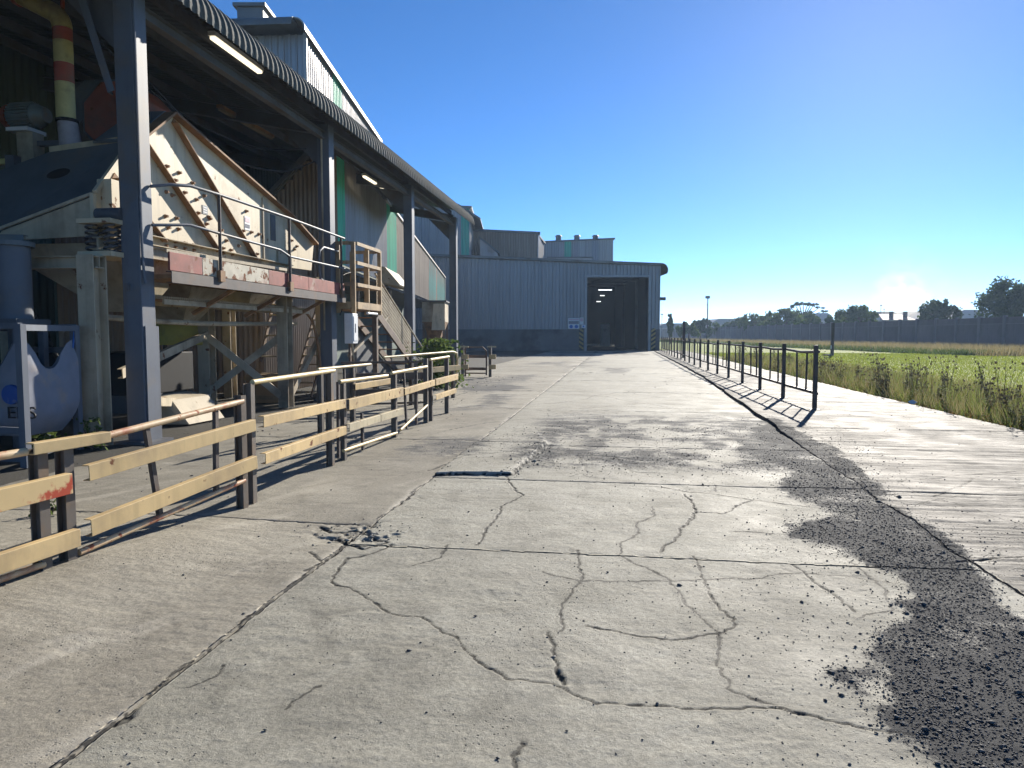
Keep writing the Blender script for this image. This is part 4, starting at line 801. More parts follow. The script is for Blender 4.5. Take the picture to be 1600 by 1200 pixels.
# --- walkway with handrail in front of the machine
wk = thing('walkway', 'rusty raised walkway with red toe board and tube handrail beside the machine', 'walkway', (-6.5, 12.5, 0))
MB().box(-7.0, -6.24, 9.55, 15.75, 2.30, 2.36).build('deck', 'rust_brown', wk)
for a, b, m_ in ((9.4, 10.2, 'toe_red'), (10.21, 12.3, 'toe_pale'), (12.31, 14.0, 'toe_red'), (14.01, 15.95, 'toe_red')):
    MB().box(-6.23, -6.20, a, b, 2.40, 2.66).build('toe_board', m_, wk, bevel=.004)
MB().channel((-6.22, 9.4, 2.31), (-6.22, 15.95, 2.31), .09, .16, .01).build('edge_channel', 'railing_dark', wk)
MB().channel((-6.30, 9.45, 2.68), (-6.30, 13.2, 2.74), .05, .05, .008).build('cable_tray', 'cream_dull', wk)
for y in (10.66, 13.1, 15.7):
    ps = MB().tube((-6.17, y, 2.34), (-6.17, y, 3.68), .026, n=10).build('rail_post', 'railing_dark', wk, smooth=True); MB().box(-6.20, -6.13, y - .07, y + .07, 2.33, 2.50).build('post_foot', 'rust_brown', ps)
MB().path([(-6.42, 9.35, 3.55), (-6.3, 9.6, 3.62), (-6.2, 9.95, 3.67), (-6.17, 10.66, 3.68), (-6.17, 13.1, 3.70), (-6.17, 15.9, 3.68)], .024, 10).build('top_rail', 'steel_grey', wk, smooth=True)
MB().path([(-6.42, 9.35, 3.02), (-6.2, 9.9, 3.10), (-6.17, 10.66, 3.08), (-6.17, 12.7, 3.06), (-6.17, 13.1, 2.98), (-6.17, 15.9, 3.0)], .022, 10).build('mid_rail', 'steel_grey', wk, smooth=True)
lp = [(-6.2 , 14.0 + .0, 3.42)]; cy_, cz_ = 15.0, 3.05
lp = [(-6.25, cy_ + a, cz_ + b) for a, b in ((.7, .32), (-.1, .32), (-.3, .22), (-.35, .05), (-.35, -.2), (-.28, -.36), (-.1, -.42), (.7, -.42))]
MB().path(lp, .024, 8).build('gate_loop', 'steel_grey', wk, smooth=True)
for y in (11.2, 12.9, 14.9): MB().beam((-6.24, y, 2.25), (-7.0, y, 1.85), .06, .06).build('deck_bracket', 'rust_brown', wk)
# lower grating with serrated edge
gr = thing('grating_ledge', 'lower open grating ledge with serrated bright edge under the walkway', 'grating', (-6.9, 12, 1.7))
a_, b_ = RXp(255, 466, -6.75), RXp(482, 488, -6.75)
MB().beam((-6.75, a_[1], a_[2] - .05), (-6.75, b_[1], a_[2] - .05), .03, .08).build('edge_bar', 'cream_dull', gr)
sm_ = MB().box(-.45, .03, -.012, .012, 0, .03).mesh('grating_bar'); sm_.materials.append(MATS['cream_dull'])
for y in np.arange(a_[1], b_[1], .055): inst('grating_bar', sm_, gr, (-6.75, y, a_[2]))
MB().beam((-7.2, a_[1], a_[2] - .05), (-7.2, b_[1], a_[2] - .05), .03, .08).build('edge_bar', 'cream_dull', gr)
# yellow cone bin below, dark tank behind
yb_ = RYp(275, 515, 13.6); y_ = thing('cone_bin', 'yellow steel bin with conical skirt beneath the machine', 'bin', (yb_[0], 13.6, 1.0))
MB().tube((yb_[0], 13.6, 1.35), (yb_[0], 13.6, 2.1), .55, .42, n=20).build('bin_body', 'bin_yellow', y_, smooth=True); MB().tube((yb_[0], 13.6, 1.30), (yb_[0], 13.6, 1.35), .6, n=20).build('bin_rim', 'bin_yellow', y_)
for q in (.6, 2.6, 4.6): MB().beam((yb_[0] + .5 * math.cos(q), 13.6 + .5 * math.sin(q), 0), (yb_[0] + .5 * math.cos(q), 13.6 + .5 * math.sin(q), 1.3), .06, .06).build('leg', 'steel_dark', y_)
t_ = thing('dark_tank', 'low black rectangular tank in the shade behind the machine legs', 'tank', (-9.5, 13.2, 0))
MB().box(-11.2, -8.9, 12.4, 14.2, .35, 1.15).build('tank_body', 'black', t_, bevel=.02); MB().box(-11.1, -9.0, 12.5, 14.1, 0, .34).build('skid', 'steel_dark', t_)
# inner wall of ribbed sheets seen between the legs
iw = thing('sheeted_screen_wall', 'rusty corrugated screen wall in the gloom behind the machine legs', 'wall', (-10.2, 14, 0))
clad(iw, (-10.6, 12.5), math.pi / 2, 7.3, .0, 3.9, 'clad_brown', pitch=.15, n=4, depth=.035, kind='cor')
clad(iw, (-13.5, 17.3), 0, 4.6, 0, 3.6, 'clad_brown', pitch=.15, n=4, depth=.04, kind='cor')
clad(iw, (-8.9, 17.3), math.pi / 2, 3.4, 0, 3.6, 'clad_brown', pitch=.13, n=3, depth=.05, kind='cor')
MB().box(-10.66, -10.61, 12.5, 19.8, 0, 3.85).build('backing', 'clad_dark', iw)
# ship ladders that catch the light
def ladder(label, x, y, z0, z1, lean, wdt=.5):
    l = thing('ship_ladder', label, 'ladder', (x, y, z0)); n = int((z1 - z0) / .22)
    for s in (-1, 1): MB().beam((x + s * wdt / 2, y, z0), (x + s * wdt / 2 + lean[0], y + lean[1], z1), .03, .10, (0, 1, 0)).build('stringer', 'rail_brown', l)
    for i in range(n):
        f = (i + .5) / n; MB().box(x - wdt / 2 + .016 + lean[0] * f, x + wdt / 2 - .016 + lean[0] * f, y + lean[1] * f - .09, y + lean[1] * f + .09, z0 + (z1 - z0) * f - .015, z0 + (z1 - z0) * f + .015).build('tread', 'cream_dull', l)
q = RYp(470, 560, 16.6); ladder('short steel ship ladder leading up between the canopy posts', q[0], 16.6, 0, 2.2, (.25, 1.0)); q = RYp(420, 520, 15.2); ladder('steep bright treaded ladder behind the second machine leg', q[0], 15.2, .9, 2.3, (.1, .5), .42)
# stack of odds and ends at floor level
o = thing('plywood_crate', 'brown plywood crate tipped beneath the steps', 'crate', (-7.6, 15.2, 0)); MB().box(-8.1, -7.35, 14.9, 15.7, 0.0, .62).build('crate_body', 'cardboard', o, bevel=.01)
for z in (.08, .50): MB().box(-8.12, -7.33, 14.875, 14.898, z, z + .09).build('batten', 'timber', o)

# --- stair landing with brown guard cage, stair flight with mesh side
st = thing('access_stair', 'brown steel landing cage and stair flight descending past the third post', 'stair', (-6.3, 17, 0))
lx0, lx1, ly0, ly1 = -6.75, -6.02, 16.05, 17.9
MB().box(lx0, lx1, ly0, ly1, 2.08, 2.13).build('landing_deck', 'rust_brown', st)
def flat(a, b, w_=.07, t_=.014, up=(0, 0, 1)): return MB().beam(a, b, t_, w_, up)
for x, y in ((lx1, ly0), (lx1, (ly0 + ly1) / 2), (lx1, ly1), (lx0, ly0), (lx0, ly1), ((lx0 + lx1) / 2, ly0), ((lx0 + lx1) / 2, ly1)):
    MB().box(x - .045, x + .045, y - .03, y + .03, 2.0, 3.62).build('cage_upright', 'cage_tan', st)
for z in (2.18, 2.66, 3.16, 3.60):
    pts = [(lx0, ly0), (lx1 - .12, ly0 - .02), (lx1 + .05, ly0 + .12), (lx1 + .06, ly1 - .12), (lx1 - .12, ly1 + .04), (lx0, ly1)]
    h = MB()
    for a, b in zip(pts[:-1], pts[1:]): h.beam((*a, z), (*b, z), .016, .16 if z < 2.3 else .08)
    h.build('cage_hoop', 'cage_tan', st)
sx0, sx1, sy0, sy1, sz0 = -6.85, -6.15, 17.95, 22.6, 2.08
for x in (sx0, sx1): MB().channel((x, sy0, sz0), (x, sy1, .05), .06, .2, .01).build('stringer', 'rail_brown', st)
for i in range(9):
    f = (i + .7) / 9.6; MB().box(sx0 + .04, sx1 - .04, sy0 + (sy1 - sy0) * f - .12, sy0 + (sy1 - sy0) * f + .12, sz0 * (1 - f) - .0, sz0 * (1 - f) + .03).build('tread', 'rust_brown', st)
MB().tube((sx1, sy0, sz0 + .98), (sx1, sy1, 1.0), .025, n=8).build('stair_rail', 'cream_dull', st); MB().tube((sx1, sy1, 0), (sx1, sy1, 1.02), .025, n=8).build('stair_rail_post', 'cream_dull', st); MB().tube((sx1, 20.2, 1.1), (sx1, 20.2, 2.1), .02, n=8).build('stair_rail_post', 'cream_dull', st)
ms = MB()
for k in range(40):
    y = sy0 + .1 + (sy1 - sy0 - 1.6) * k / 39; z = sz0 * (1 - (y - sy0) / (sy1 - sy0)); ms.box(sx1 - .004, sx1 + .004, y - .018, y + .018, z + .12, z + .93)
for k in range(8):
    z = .16 + k * .105; ms.beam((sx1 + .006, sy0 + .1, sz0 * (1 - .1 / (sy1 - sy0)) + z), (sx1 + .006, sy1 - 1.5, sz0 * (1.5 / (sy1 - sy0)) + z), .008, .02)
o = ms.build('mesh_infill', 'cream_dull', st)
MB().beam((-6.3, 16.4, 1.0), (-6.15, 19.0, 2.0), .06, .06).build('knee_strut', 'cream_dull', st); 
for x, y in ((lx0 + .05, ly0 + .1), (lx1 - .1, ly1 - .1), (lx0 + .05, ly1 - .1)): MB().box(x - .06, x + .06, y - .06, y + .06, 0, 2.07).build('landing_leg', 'rail_brown', st)
MB().tube((-6.0, 16.9, 2.02), (-6.0, 17.6, 2.02), .03, n=8).build('kick_bar', 'white_paint', st)
MB().prism([(sx0 - .05, 18.2, 0), (sx0 - .05, 22.4, 0), (sx0 - .05, 18.2, 1.9)], (-.03, 0, 0)).build('side_sheet', 'steel_dark', st)
# white control box on a stand
eb = thing('control_box', 'white electrical box on a thin tube stand beside the stair', 'electrical box', (-6.3, 15.75, 0))
q = RXp(552, 516, -5.95); by = q[1]
MB().box(-6.1, -5.9, by - .16, by + .16, 1.30, 1.98).build('box_body', 'white_paint', eb, bevel=.012); MB().box(-5.899, -5.885, by - .13, by + .13, 1.36, 1.92).build('box_door', 'white_paint', eb, bevel=.01); MB().box(-5.884, -5.876, by - .05, by - .02, 1.55, 1.75).build('handle', 'steel_dark', eb)
MB().path([(-6.0, by + .05, 1.3), (-5.98, by + .10, .9), (-5.9, by + .2, 0)], .025, 8).build('stand', 'cream_dull', eb); MB().beam((-6.0, by - .1, 1.3), (-6.0, by - .1, 0), .05, .05).build('stand', 'rail_brown', eb); MB().box(-6.06, -5.94, by - .1, by + .18, .55, .58).build('stand_tie', 'cream_dull', eb)

# --- bulk bag hanging in a grey frame at the near end
bf = thing('bag_frame', 'grey steel frame of square tubes holding the bulk bag', 'frame', (-7.0, 8.0, 0))
FA, FB, FC, FD = (-6.60, 7.22), (-6.98, 8.50), (-8.05, 7.35), (-8.2, 8.9)
for x, y in (FA, FB, FC, FD): MB().box(x - .04, x + .04, y - .04, y + .04, 0, 1.62).build('frame_post', 'steel_grey', bf)
for a, b, z in ((FA, FB, 1.58), (FA, FC, 1.60), (FC, FD, 1.58), (FB, FD, 1.60), (FA, FB, .12), (FA, FC, .10), (FA, FC, .42), (FB, FD, 1.3)): MB().beam((*a, z), (*b, z), .06, .07).build('frame_rail', 'steel_grey', bf)
bgx, bgy = -7.32, 8.0
bag = thing('bulk_bag', 'white woven bulk bag with blue disc and black letters slung in the frame', 'bag', (bgx, bgy, .2))
nu, nv = 40, 26; vs = []
for j in range(nv + 1):
    t = j / nv
    for i in range(nu):
        a = 2 * math.pi * i / nu; ca, sa = math.cos(a), math.sin(a)
        sq = 1 / max(abs(ca), abs(sa)) ** .92; r = .46 * (0.55 + .45 * math.sin(min(1, t * 2.4 + .12) * math.pi / 2)) * sq
        top = 1.08 + .36 * abs(math.sin(2 * a)) ** 3; z = .28 + (top - .28) * t
        wr = .010 * math.sin(9 * a + 6 * t) * (1 - .4 * t) + .006 * math.sin(17 * a - 9 * t)
        rr = (r + wr) * (1 - .10 * sstep(.75, 1, t)); vs.append((bgx + rr * ca * .95, bgy + rr * sa, z))
fs = [(j * nu + i, j * nu + (i + 1) % nu, (j + 1) * nu + (i + 1) % nu, (j + 1) * nu + i) for j in range(nv) for i in range(nu)] + [tuple(range(nu))[::-1]]
bb = MB().add(vs, fs).build('bag_body', 'bag_white', bag, smooth=True)
for a in (math.pi / 4, 3 * math.pi / 4, 5 * math.pi / 4, 7 * math.pi / 4):
    e = (bgx + .56 * math.cos(a), bgy + .56 * math.sin(a), 1.33); c = min((FA, FB, FC, FD), key=lambda q: (q[0] - e[0]) ** 2 + (q[1] - e[1]) ** 2)
    MB().beam(e, (c[0], c[1], 1.58), .01, .05).build('lifting_strap', 'sign_blue', bag)
def text(name, s, size, m, par, loc, rot, ext=.004):
    cu = bpy.data.curves.new(name, 'FONT'); cu.body = s; cu.size = size; cu.extrude = ext; cu.align_x = 'CENTER'; cu.align_y = 'CENTER'
    tmp = bpy.data.objects.new(name, cu); COL.objects.link(tmp); dg = bpy.context.evaluated_depsgraph_get(); me = bpy.data.meshes.new_from_object(tmp.evaluated_get(dg)); bpy.data.objects.remove(tmp)
    me.materials.clear(); me.materials.append(MATS[m]); o = bpy.data.objects.new(name, me); COL.objects.link(o); o.parent = par; o.location = Vector(loc) - Vector(BASE[par.name]); o.rotation_euler = rot; return o
yf = bgy - .485
text('bag_lettering', 'ERS', .20, 'hazard_black', bag, (RYp(34, 650, yf)[0], yf, .58), (math.pi / 2, 0, 0), .008).scale = (1.25, 1, 1)
dx2 = RYp(17, 618, yf)[0]; MB().tube((dx2, yf + .03, .80), (dx2, yf - .012, .80), .115, n=24).build('blue_disc', 'bag_blue', bag)
# ------------------------------------------------------------------ YELLOW BARRIERS along the road (road frame)
def barrier(label, a, b, boards, posts, top=None, bottom=None, mats=('barrier_yellow', 'barrier_yellow'), bars=(), group='yellow barrier sections', topm='pipe_yellow', botm='pipe_redwhite', side=1):
    """a, b: (xr, yr) ends; boards: ((za_low, za_high, zb_low, zb_high), t0, t1) along the run; posts: (t, height)"""
    a, b = V(*a), V(*b); L_ = np.linalg.norm(b - a); d = (b - a) / L_; nrmv = V(d[1], -d[0])
    t = thing('barrier', label, 'barrier', (a[0], a[1], 0), group=group)
    pt = lambda s, z, off=0.0: (a[0] + d[0] * s * L_ + nrmv[0] * off, a[1] + d[1] * s * L_ + nrmv[1] * off, z)
    for s, h in posts:
        c = pt(s, 0, -.05); m = MB(); m.ibeam(pt(s, -.01, -.045), pt(s, h, -.045), .07, .075, .009, (nrmv[0], nrmv[1], 0)); m.build('post', 'post_steel', t)
    for i, ((za, zb, zc, zd), s0, s1) in enumerate(boards):
        z0, z1 = (za + zb) / 2, (zc + zd) / 2; h = ((zb - za) + (zd - zc)) / 2
        m = MB(); m.channel(pt(s0, z0, .03), pt(s1, z1, .03), .055, h, .006, side=1); m.build('board', mats[i % len(mats)], t, bevel=.004)
    if top: MB().path([pt(s, z, -.02) for s, z in top], .024, 10).build('top_pipe', topm, t, smooth=True)
    if bottom: MB().path([pt(s, z, -.02) for s, z in bottom], .021, 10).build('bottom_pipe', botm, t, smooth=True)
    for s, s2, z0, z1 in bars: MB().beam(pt(s, z0, -.03), pt(s2, z1, -.03), .03, .045).build('bar', 'railing_dark', t)
    return t
BP_, CP_ = (-3.36, 4.01), (-3.16, 5.88)
AP_ = (-3.36 - .20 * 1.5, 4.01 - 1.87 * 1.5)
up = lambda z: 1.5 - (1.5 - z) * .94
barrier('yellow barrier section with flaking red paint on its upper board', AP_, BP_, [((up(.45), up(.58), up(.46), up(.60)), 0, .985), ((up(.07), up(.19), up(.10), up(.215)), 0, 1.0)], [(.02, .84), (.50, .84), (.935, .82)],
        [(0, up(.80)), (.90, up(.775))], [(0, up(.03)), (.93, up(.035))], ('barrier_red', 'barrier_yellow'), topm='pipe_redwhite')
t = barrier('long sagging yellow barrier section with rusty red and white pipes', BP_, CP_, [((up(.52), up(.62), .66, .77), .045, .995), ((up(.14), up(.25), .33, .45), .045, 1.0)], [(0, .83), (.955, .98)],
        [(.14, up(.785)), (.955, .93)], [(.03, up(.03)), (.955, .24)], bars=((.36, .42, .85, .16), (.77, .76, .9, .2)), topm='pipe_redwhite')
q0, q1 = V(-3.395, 3.74), V(-3.31, 4.28); MB().channel((q0[0], q0[1], up(.79)), (q1[0], q1[1], up(.79)), .07, .07, .008, side=1).build('splice_channel', 'barrier_yellow', t, bevel=.004)
barrier('straight yellow barrier section with smooth cream top pipe and tall end posts', (-3.18, 6.0), (-3.20, 8.1), [((.675, .77, .64, .75), .02, .985), ((.345, .425, .32, .44), .03, .99)], [(-.01, 1.07), (.87, 1.08)], [(0, 1.08), (.91, 1.09)], None, bars=((.98, .97, .95, .05),))
barrier('pale dusty barrier section with low yellow top pipe', (-3.20, 8.17), (-3.18, 10.33), [((.60, .74, .60, .72), 0.005, .995), ((.35, .44, .335, .43), .005, .52), ((.335, .43, .32, .42), .53, .995)], [(.02, .97), (.93, .95)], [(-.04, .95), (.76, .925)], [(0, .12), (.94, .06)], ('barrier_yellow', 'barrier_pale', 'barrier_pale'), botm='pipe_yellow', bars=((.30, .31, .5, .02),))
barrier('yellow barrier section with one board and dark slanted bars', (-3.18, 10.39), (-3.18, 12.2), [((.60, .70, .62, .72), 0, 1.0)], [(.86, 1.1)], [(-.22, .95), (.84, .96)], [(.0, .08), (.85, .30)], botm='pipe_yellow', bars=((.13, .20, .92, .05), (.52, .50, .92, .05)))
t = barrier('end section of yellow barrier with tall posts and two short boards', (-3.18, 12.25), (-3.18, 14.05), [((.62, .72, .61, .73), .01, .99), ((.36, .45, .36, .45), .01, .9)], [(.0, 1.08), (.68, 1.05)], [(-.05, 1.07), (.72, 1.08)])
barrier('second yellow barrier end with looped pipe beside the green shrub', (-4.3, 14.9), (-3.75, 17.0), [((.66, .78, .66, .78), -.3, .98)], [(.0, 1.05), (.88, 1.05)], [(-.5, 1.05), (.86, 1.1), (.95, 1.06), (.97, .9), (.95, .35), (.9, .3)], None)
barrier('low brown barrier with dark boards set back across the bay', (-5.3, 13.6), (-3.9, 14.3), [((.60, .74, .60, .74), 0, 1.0), ((.30, .42, .30, .42), 0.1, 1.0)], [(.03, .95), (.9, .95)], [(-.05, .95), (1.05, .95)], [(0, .12), (1, .12)], ('rail_brown', 'rail_brown'), botm='rail_brown', topm='rail_brown')
barrier('short cream pipe barrier standing behind the pale boards', (-4.25, 9.9), (-4.1, 12.1), [((.62, .72, .62, .72), .5, 1.2)], [(.05, .98), (.55, .98)], [(0, 1.0), (.85, 1.0)], None, bars=((.4, .42, 1.0, .02),))
fg = thing('pipe_gate', 'small brown pipe gate with rounded corner near the canopy end', 'gate', (-4.9, 25.6, 0))
g0, g1 = RYp(727, 560, 25.5)[0], RYp(760, 560, 25.5)[0]
MB().path([(g0, 25.5, 0), (g0, 25.5, 1.0), (g0 + .06, 25.5, 1.06), (g1 - .15, 25.5, 1.06), (g1, 25.5, .92), (g1, 25.5, .05)], .03, 8).build('hoop', 'rail_brown', fg, smooth=True)
for z in (.28, .72): MB().beam((g0, 25.5, z), (g1, 25.5, z), .05, .1).build('rail', 'rail_brown', fg)
MB().tube((g0, 25.5, .12), (g1, 25.5, .12), .025, n=8).build('rail', 'rail_brown', fg)
for nm, px_, lab in (('stub_post', 766, 'short post with two cream end boards right of the pipe gate'), ('stub_post', 723, 'short post with two cream boards left of the pipe gate')):
    x = RYp(px_, 570, 25.3)[0]; s = thing(nm, lab, 'post', (x, 25.3, 0)); MB().box(x - .05, x + .05, 25.25, 25.35, 0, 1.12).build('post_shaft', 'post_steel', s)
    for z in (.36, .72): MB().box(x - .02, x + .22, 25.18, 25.245, z - .08, z + .08).build('end_board', 'barrier_yellow', s, bevel=.005)
    MB().box(x - .1, x + .22, 25.2, 25.26, 1.05, 1.1).build('cap_rail', 'barrier_pale', s)

# ------------------------------------------------------------------ cables and pipes about the plant
for k, (pts, r, m, nm) in enumerate((
    ([(-6.42, 9.12, 6.0), (-6.42, 9.12, 2.9), (-6.40, 9.14, 2.2)], .018, 'steel_grey', 'conduit'), ([(-6.60, 15.72, 6.0), (-6.60, 15.72, 1.6)], .022, 'cream_dull', 'conduit'),
    ([(-6.9, 9.3, 5.5), (-7.0, 10.5, 5.2), (-7.1, 12.5, 4.75), (-7.0, 14.5, 4.9), (-6.8, 15.8, 5.4)], .014, 'black', 'slack_cable'), ([(-7.3, 9.4, 5.7), (-7.5, 11.5, 5.35), (-7.4, 14.0, 5.3), (-7.0, 15.8, 5.7)], .012, 'black', 'slack_cable'),
    ([(-6.95, 9.6, 2.05), (-6.95, 12.0, 2.0), (-6.95, 15.3, 2.05), (-6.7, 15.6, 1.2), (-6.7, 15.6, .1)], .03, 'rust_brown', 'water_pipe'), ([(-7.2, 9.2, 1.75), (-7.3, 12.0, 1.7), (-7.2, 15.5, 1.75)], .045, 'cream_dull', 'air_pipe'),
    ([(-6.3, 15.9, 1.95), (-6.35, 16.3, 2.3), (-6.5, 16.6, 2.9), (-6.5, 18.5, 3.2)], .012, 'black', 'slack_cable'), ([(-8.6, 9.5, 2.1), (-8.0, 9.3, 1.3), (-7.6, 9.2, .7), (-7.5, 9.25, .05)], .03, 'black', 'rubber_hose'))):
    P_ = [V(*q) for q in pts]; Q_ = []
    for i in range(len(P_) - 1):
        a, b, c, d = P_[max(i - 1, 0)], P_[i], P_[i + 1], P_[min(i + 2, len(P_) - 1)]
        for t_ in np.linspace(0, 1, 7)[:-1]: Q_.append(.5 * ((2 * b) + (c - a) * t_ + (2 * a - 5 * b + 4 * c - d) * t_ ** 2 + (3 * b - a - 3 * c + d) * t_ ** 3))
    Q_.append(P_[-1]); MB().path(Q_, r, 7).build(nm, m, cn if 'cable' in nm or nm == 'conduit' else mc, smooth=True)
# ------------------------------------------------------------------ DARK RAILING on the right apron
rl = thing('safety_railing', 'long dark steel post and rail fence along the right concrete apron', 'railing', (3.8, 14.67, .05))
PY = [14.67 + 2.61 * k for k in range(20)]; px_ = lambda y: float(np.interp(y, [14, 33, 69], [3.80, 3.64, 3.80]))
for k, y in enumerate(PY):
    x = px_(y); lean = random.uniform(-.012, .012); pz = .05
    MB().beam((x, y, pz - .03), (x + lean, y + lean, 1.30), .075, .085, (0, 1, 0)).build('post', 'railing_dark', rl, bevel=.006)
    MB().box(x - .09, x + .09, y - .09, y + .09, pz - .01, pz + .012).build('base_plate', 'railing_dark', rl)
    if k < len(PY) - 1:
        y2 = PY[k + 1]; x2 = px_(y2); sag = random.uniform(-.03, .02)
        MB().path([(x + .05, y, 1.17), ((x + x2) / 2 + .05, (y + y2) / 2, 1.16 + sag), (x2 + .05, y2, 1.17)], 0.028, 8).build('top_rail', 'railing_dark', rl, smooth=True)
        MB().beam((x + .045, y, .36), (x2 + .045, y2, .36 + sag * .4), .03, .055).build('bottom_rail', 'railing_dark', rl)
        for f in (.33, .66):
            w0 = random.uniform(-.09, .09); yy = y + (y2 - y) * f; MB().beam((x + .05, yy + w0, .38), (x + .05, yy, 1.16), .02, .036, (1, 0, 0)).build('bar', 'railing_dark', rl)
tp = thing('tall_post', 'single taller dark post standing in line with the railing', 'post', (4.15, 47, 0)); MB().box(4.07, 4.23, 46.9, 47.1, 0, 2.35).build('post_shaft', 'railing_dark', tp, bevel=.01); MB().box(3.98, 4.32, 46.82, 47.18, 0, .06).build('base_plate', 'railing_dark', tp)

# ------------------------------------------------------------------ LAWN, WEEDS, TREES, BOUNDARY WALL
def grass_mat():
    m = bpy.data.materials.new('lawn'); m.use_nodes = True; MATS['lawn'] = m
    n = m.node_tree.nodes; L = m.node_tree.links; b = n['Principled BSDF']; g = n.new('ShaderNodeNewGeometry')
    def nz(s, d=6):
        t = n.new('ShaderNodeTexNoise'); t.inputs['Scale'].default_value = s; t.inputs['Detail'].default_value = d; L.new(g.outputs['Position'], t.inputs['Vector']); return t.outputs['Fac']
    r = n.new('ShaderNodeValToRGB'); r.color_ramp.elements[0].position = .32; r.color_ramp.elements[0].color = (.16, .21, .03, 1); r.color_ramp.elements[1].position = .70; r.color_ramp.elements[1].color = (.30, .29, .09, 1)
    L.new(nz(.35, 8), r.inputs[0]); x = n.new('ShaderNodeMix'); x.data_type = 'RGBA'; L.new(nz(7, 5), x.inputs[0]); L.new(r.outputs[0], x.inputs[6]); x.inputs[7].default_value = (.22, .27, .05, 1)
    a = n.new('ShaderNodeAttribute'); a.attribute_name = 'bare'; y = n.new('ShaderNodeMix'); y.data_type = 'RGBA'; L.new(a.outputs['Fac'], y.inputs[0]); L.new(x.outputs[2], y.inputs[6]); y.inputs[7].default_value = (.10, .075, .05, 1)
    L.new(y.outputs[2], b.inputs['Base Color']); b.inputs['Roughness'].default_value = .9; b.inputs['Specular IOR Level'].default_value = .1
    bp = n.new('ShaderNodeBump'); bp.inputs['Strength'].default_value = .8; bp.inputs['Distance'].default_value = .05; L.new(nz(25, 4), bp.inputs['Height']); L.new(bp.outputs[0], b.inputs['Normal'])
grass_mat()
def lawn_z(x, y): return -.03 + .05 * (fbm(x * .35, y * .35, 201) - .4) * sstep(6.0, 8, x) + .10 * sstep(10, 30, x) * (fbm(x * .08, y * .08, 203) - .5)
ys = np.concatenate([np.arange(-4, 30, .35), np.arange(30, 80, 1.0), np.arange(80, 330, 6)]); sx = np.linspace(0, 1, 140) ** 2.2
x0 = np.where(ys < 66, 6.10, 4.4); X = x0[:, None] + (75 - x0)[:, None] * sx[None]; Y = np.repeat(ys[:, None], len(sx), 1); Z = lawn_z(X, Y)
bare = (1 - sstep(6.2, 7.4, X + .8 * (fbm(X * 1.3, Y * 1.3, 205) - .5))) * (Y < 66)
ix = np.arange(X.size).reshape(X.shape); F = np.stack([ix[:-1, :-1], ix[:-1, 1:], ix[1:, 1:], ix[1:, :-1]], -1).reshape(-1, 4)
o = mesh_obj('lawn', np_mesh('lawn', np.stack([X, Y, Z], -1).reshape(-1, 3), F, dict(bare=bare), True), 'lawn', None, (0, 0, 0), 'R'); setp(o, kind='structure')
def blades(name, label, n, xf, yf_, h, wd, m, lean=.35):
    x, y = xf(n), yf_(n); k = x > 6.15; x, y = x[k], y[k]; n = len(x); z = lawn_z(x, y); hh = h(n, x, y); ww = wd(n, x, y); a = rng.uniform(0, 6.28, n); c, s = np.cos(a) * ww, np.sin(a) * ww
    lx, ly = rng.normal(0, lean, n) * hh, rng.normal(0, lean, n) * hh
    v = np.stack([np.stack([x - c, y - s, z - .01], 1), np.stack([x + c, y + s, z - .01], 1), np.stack([x + lx, y + ly, z + hh], 1)], 1).reshape(-1, 3)
    o = mesh_obj(name, np_mesh(name, v, np.arange(3 * n).reshape(n, 3)), m, None, (0, 0, 0), 'R'); setp(o, label, 'grass', kind='stuff')
U = rng.uniform
yd = lambda a, b, p: (lambda n: a + (b - a) * U(0, 1, n) ** p)
blades('lawn_grass', 'bright green mown lawn beyond the weeds', 90000, lambda n: 7.2 + 26 * U(0, 1, n) ** 1.3, yd(9, 62, 1.2), lambda n, x, y: U(.05, .12, n), lambda n, x, y: .006 + y * .0004, 'grass_green', .5)
blades('verge_grass', 'long mixed green grass on the verge beside the apron', 60000, lambda n: 6.2 + 3.2 * U(0, 1, n) ** 1.2, yd(8, 45, 1.3), lambda n, x, y: U(.08, .36, n) * sstep(6.1, 6.8, x + U(-.3, .3, n)) + .03, lambda n, x, y: .005 + y * .0003, 'verge_green', .4)
blades('dry_grass', 'straw coloured dry grass scattered through the verge', 20000, lambda n: 6.25 + 3.4 * U(0, 1, n) ** 1.1, yd(8, 45, 1.3), lambda n, x, y: U(.10, .50, n), lambda n, x, y: .004 + y * .0002, 'grass_dry', .4)
blades('red_groundcover', 'reddish low groundcover at the apron edge', 9000, lambda n: 6.2 + 1.0 * U(0, 1, n), yd(10, 24, 1.0), lambda n, x, y: U(.03, .10, n), lambda n, x, y: .014 + 0 * y, 'weed_red', .8)
wx_ = lambda n: U(0, 1, n)
n_ = 34000; Yw = 50 + 150 * U(0, 1, n_) ** 1.4; Xw = 47 - 14 * U(0, 1, n_) ** 1.6; A_ = np.array([rd((a, b, 0)) for a, b in zip(Xw, Yw)])
blades('tall_dry_grass', 'tall brownish grass strip along the boundary wall foot', n_, lambda n: A_[:, 0], lambda n: A_[:, 1], lambda n, x, y: U(.3, .9, n), lambda n, x, y: .03 + 0 * y, 'grass_dry', .25)
n_ = 12000; Yw = 52 + 120 * U(0, 1, n_) ** 1.4; Xw = 36 - 4 * U(0, 1, n_); A2_ = np.array([rd((a, b, 0)) for a, b in zip(Xw, Yw)])
blades('dark_green_tussocks', 'dark green tussocks between mown lawn and tall dry grass', n_, lambda n: A2_[:, 0], lambda n: A2_[:, 1], lambda n, x, y: U(.2, .55, n), lambda n, x, y: .05 + 0 * y, 'leaf_mid', .5)
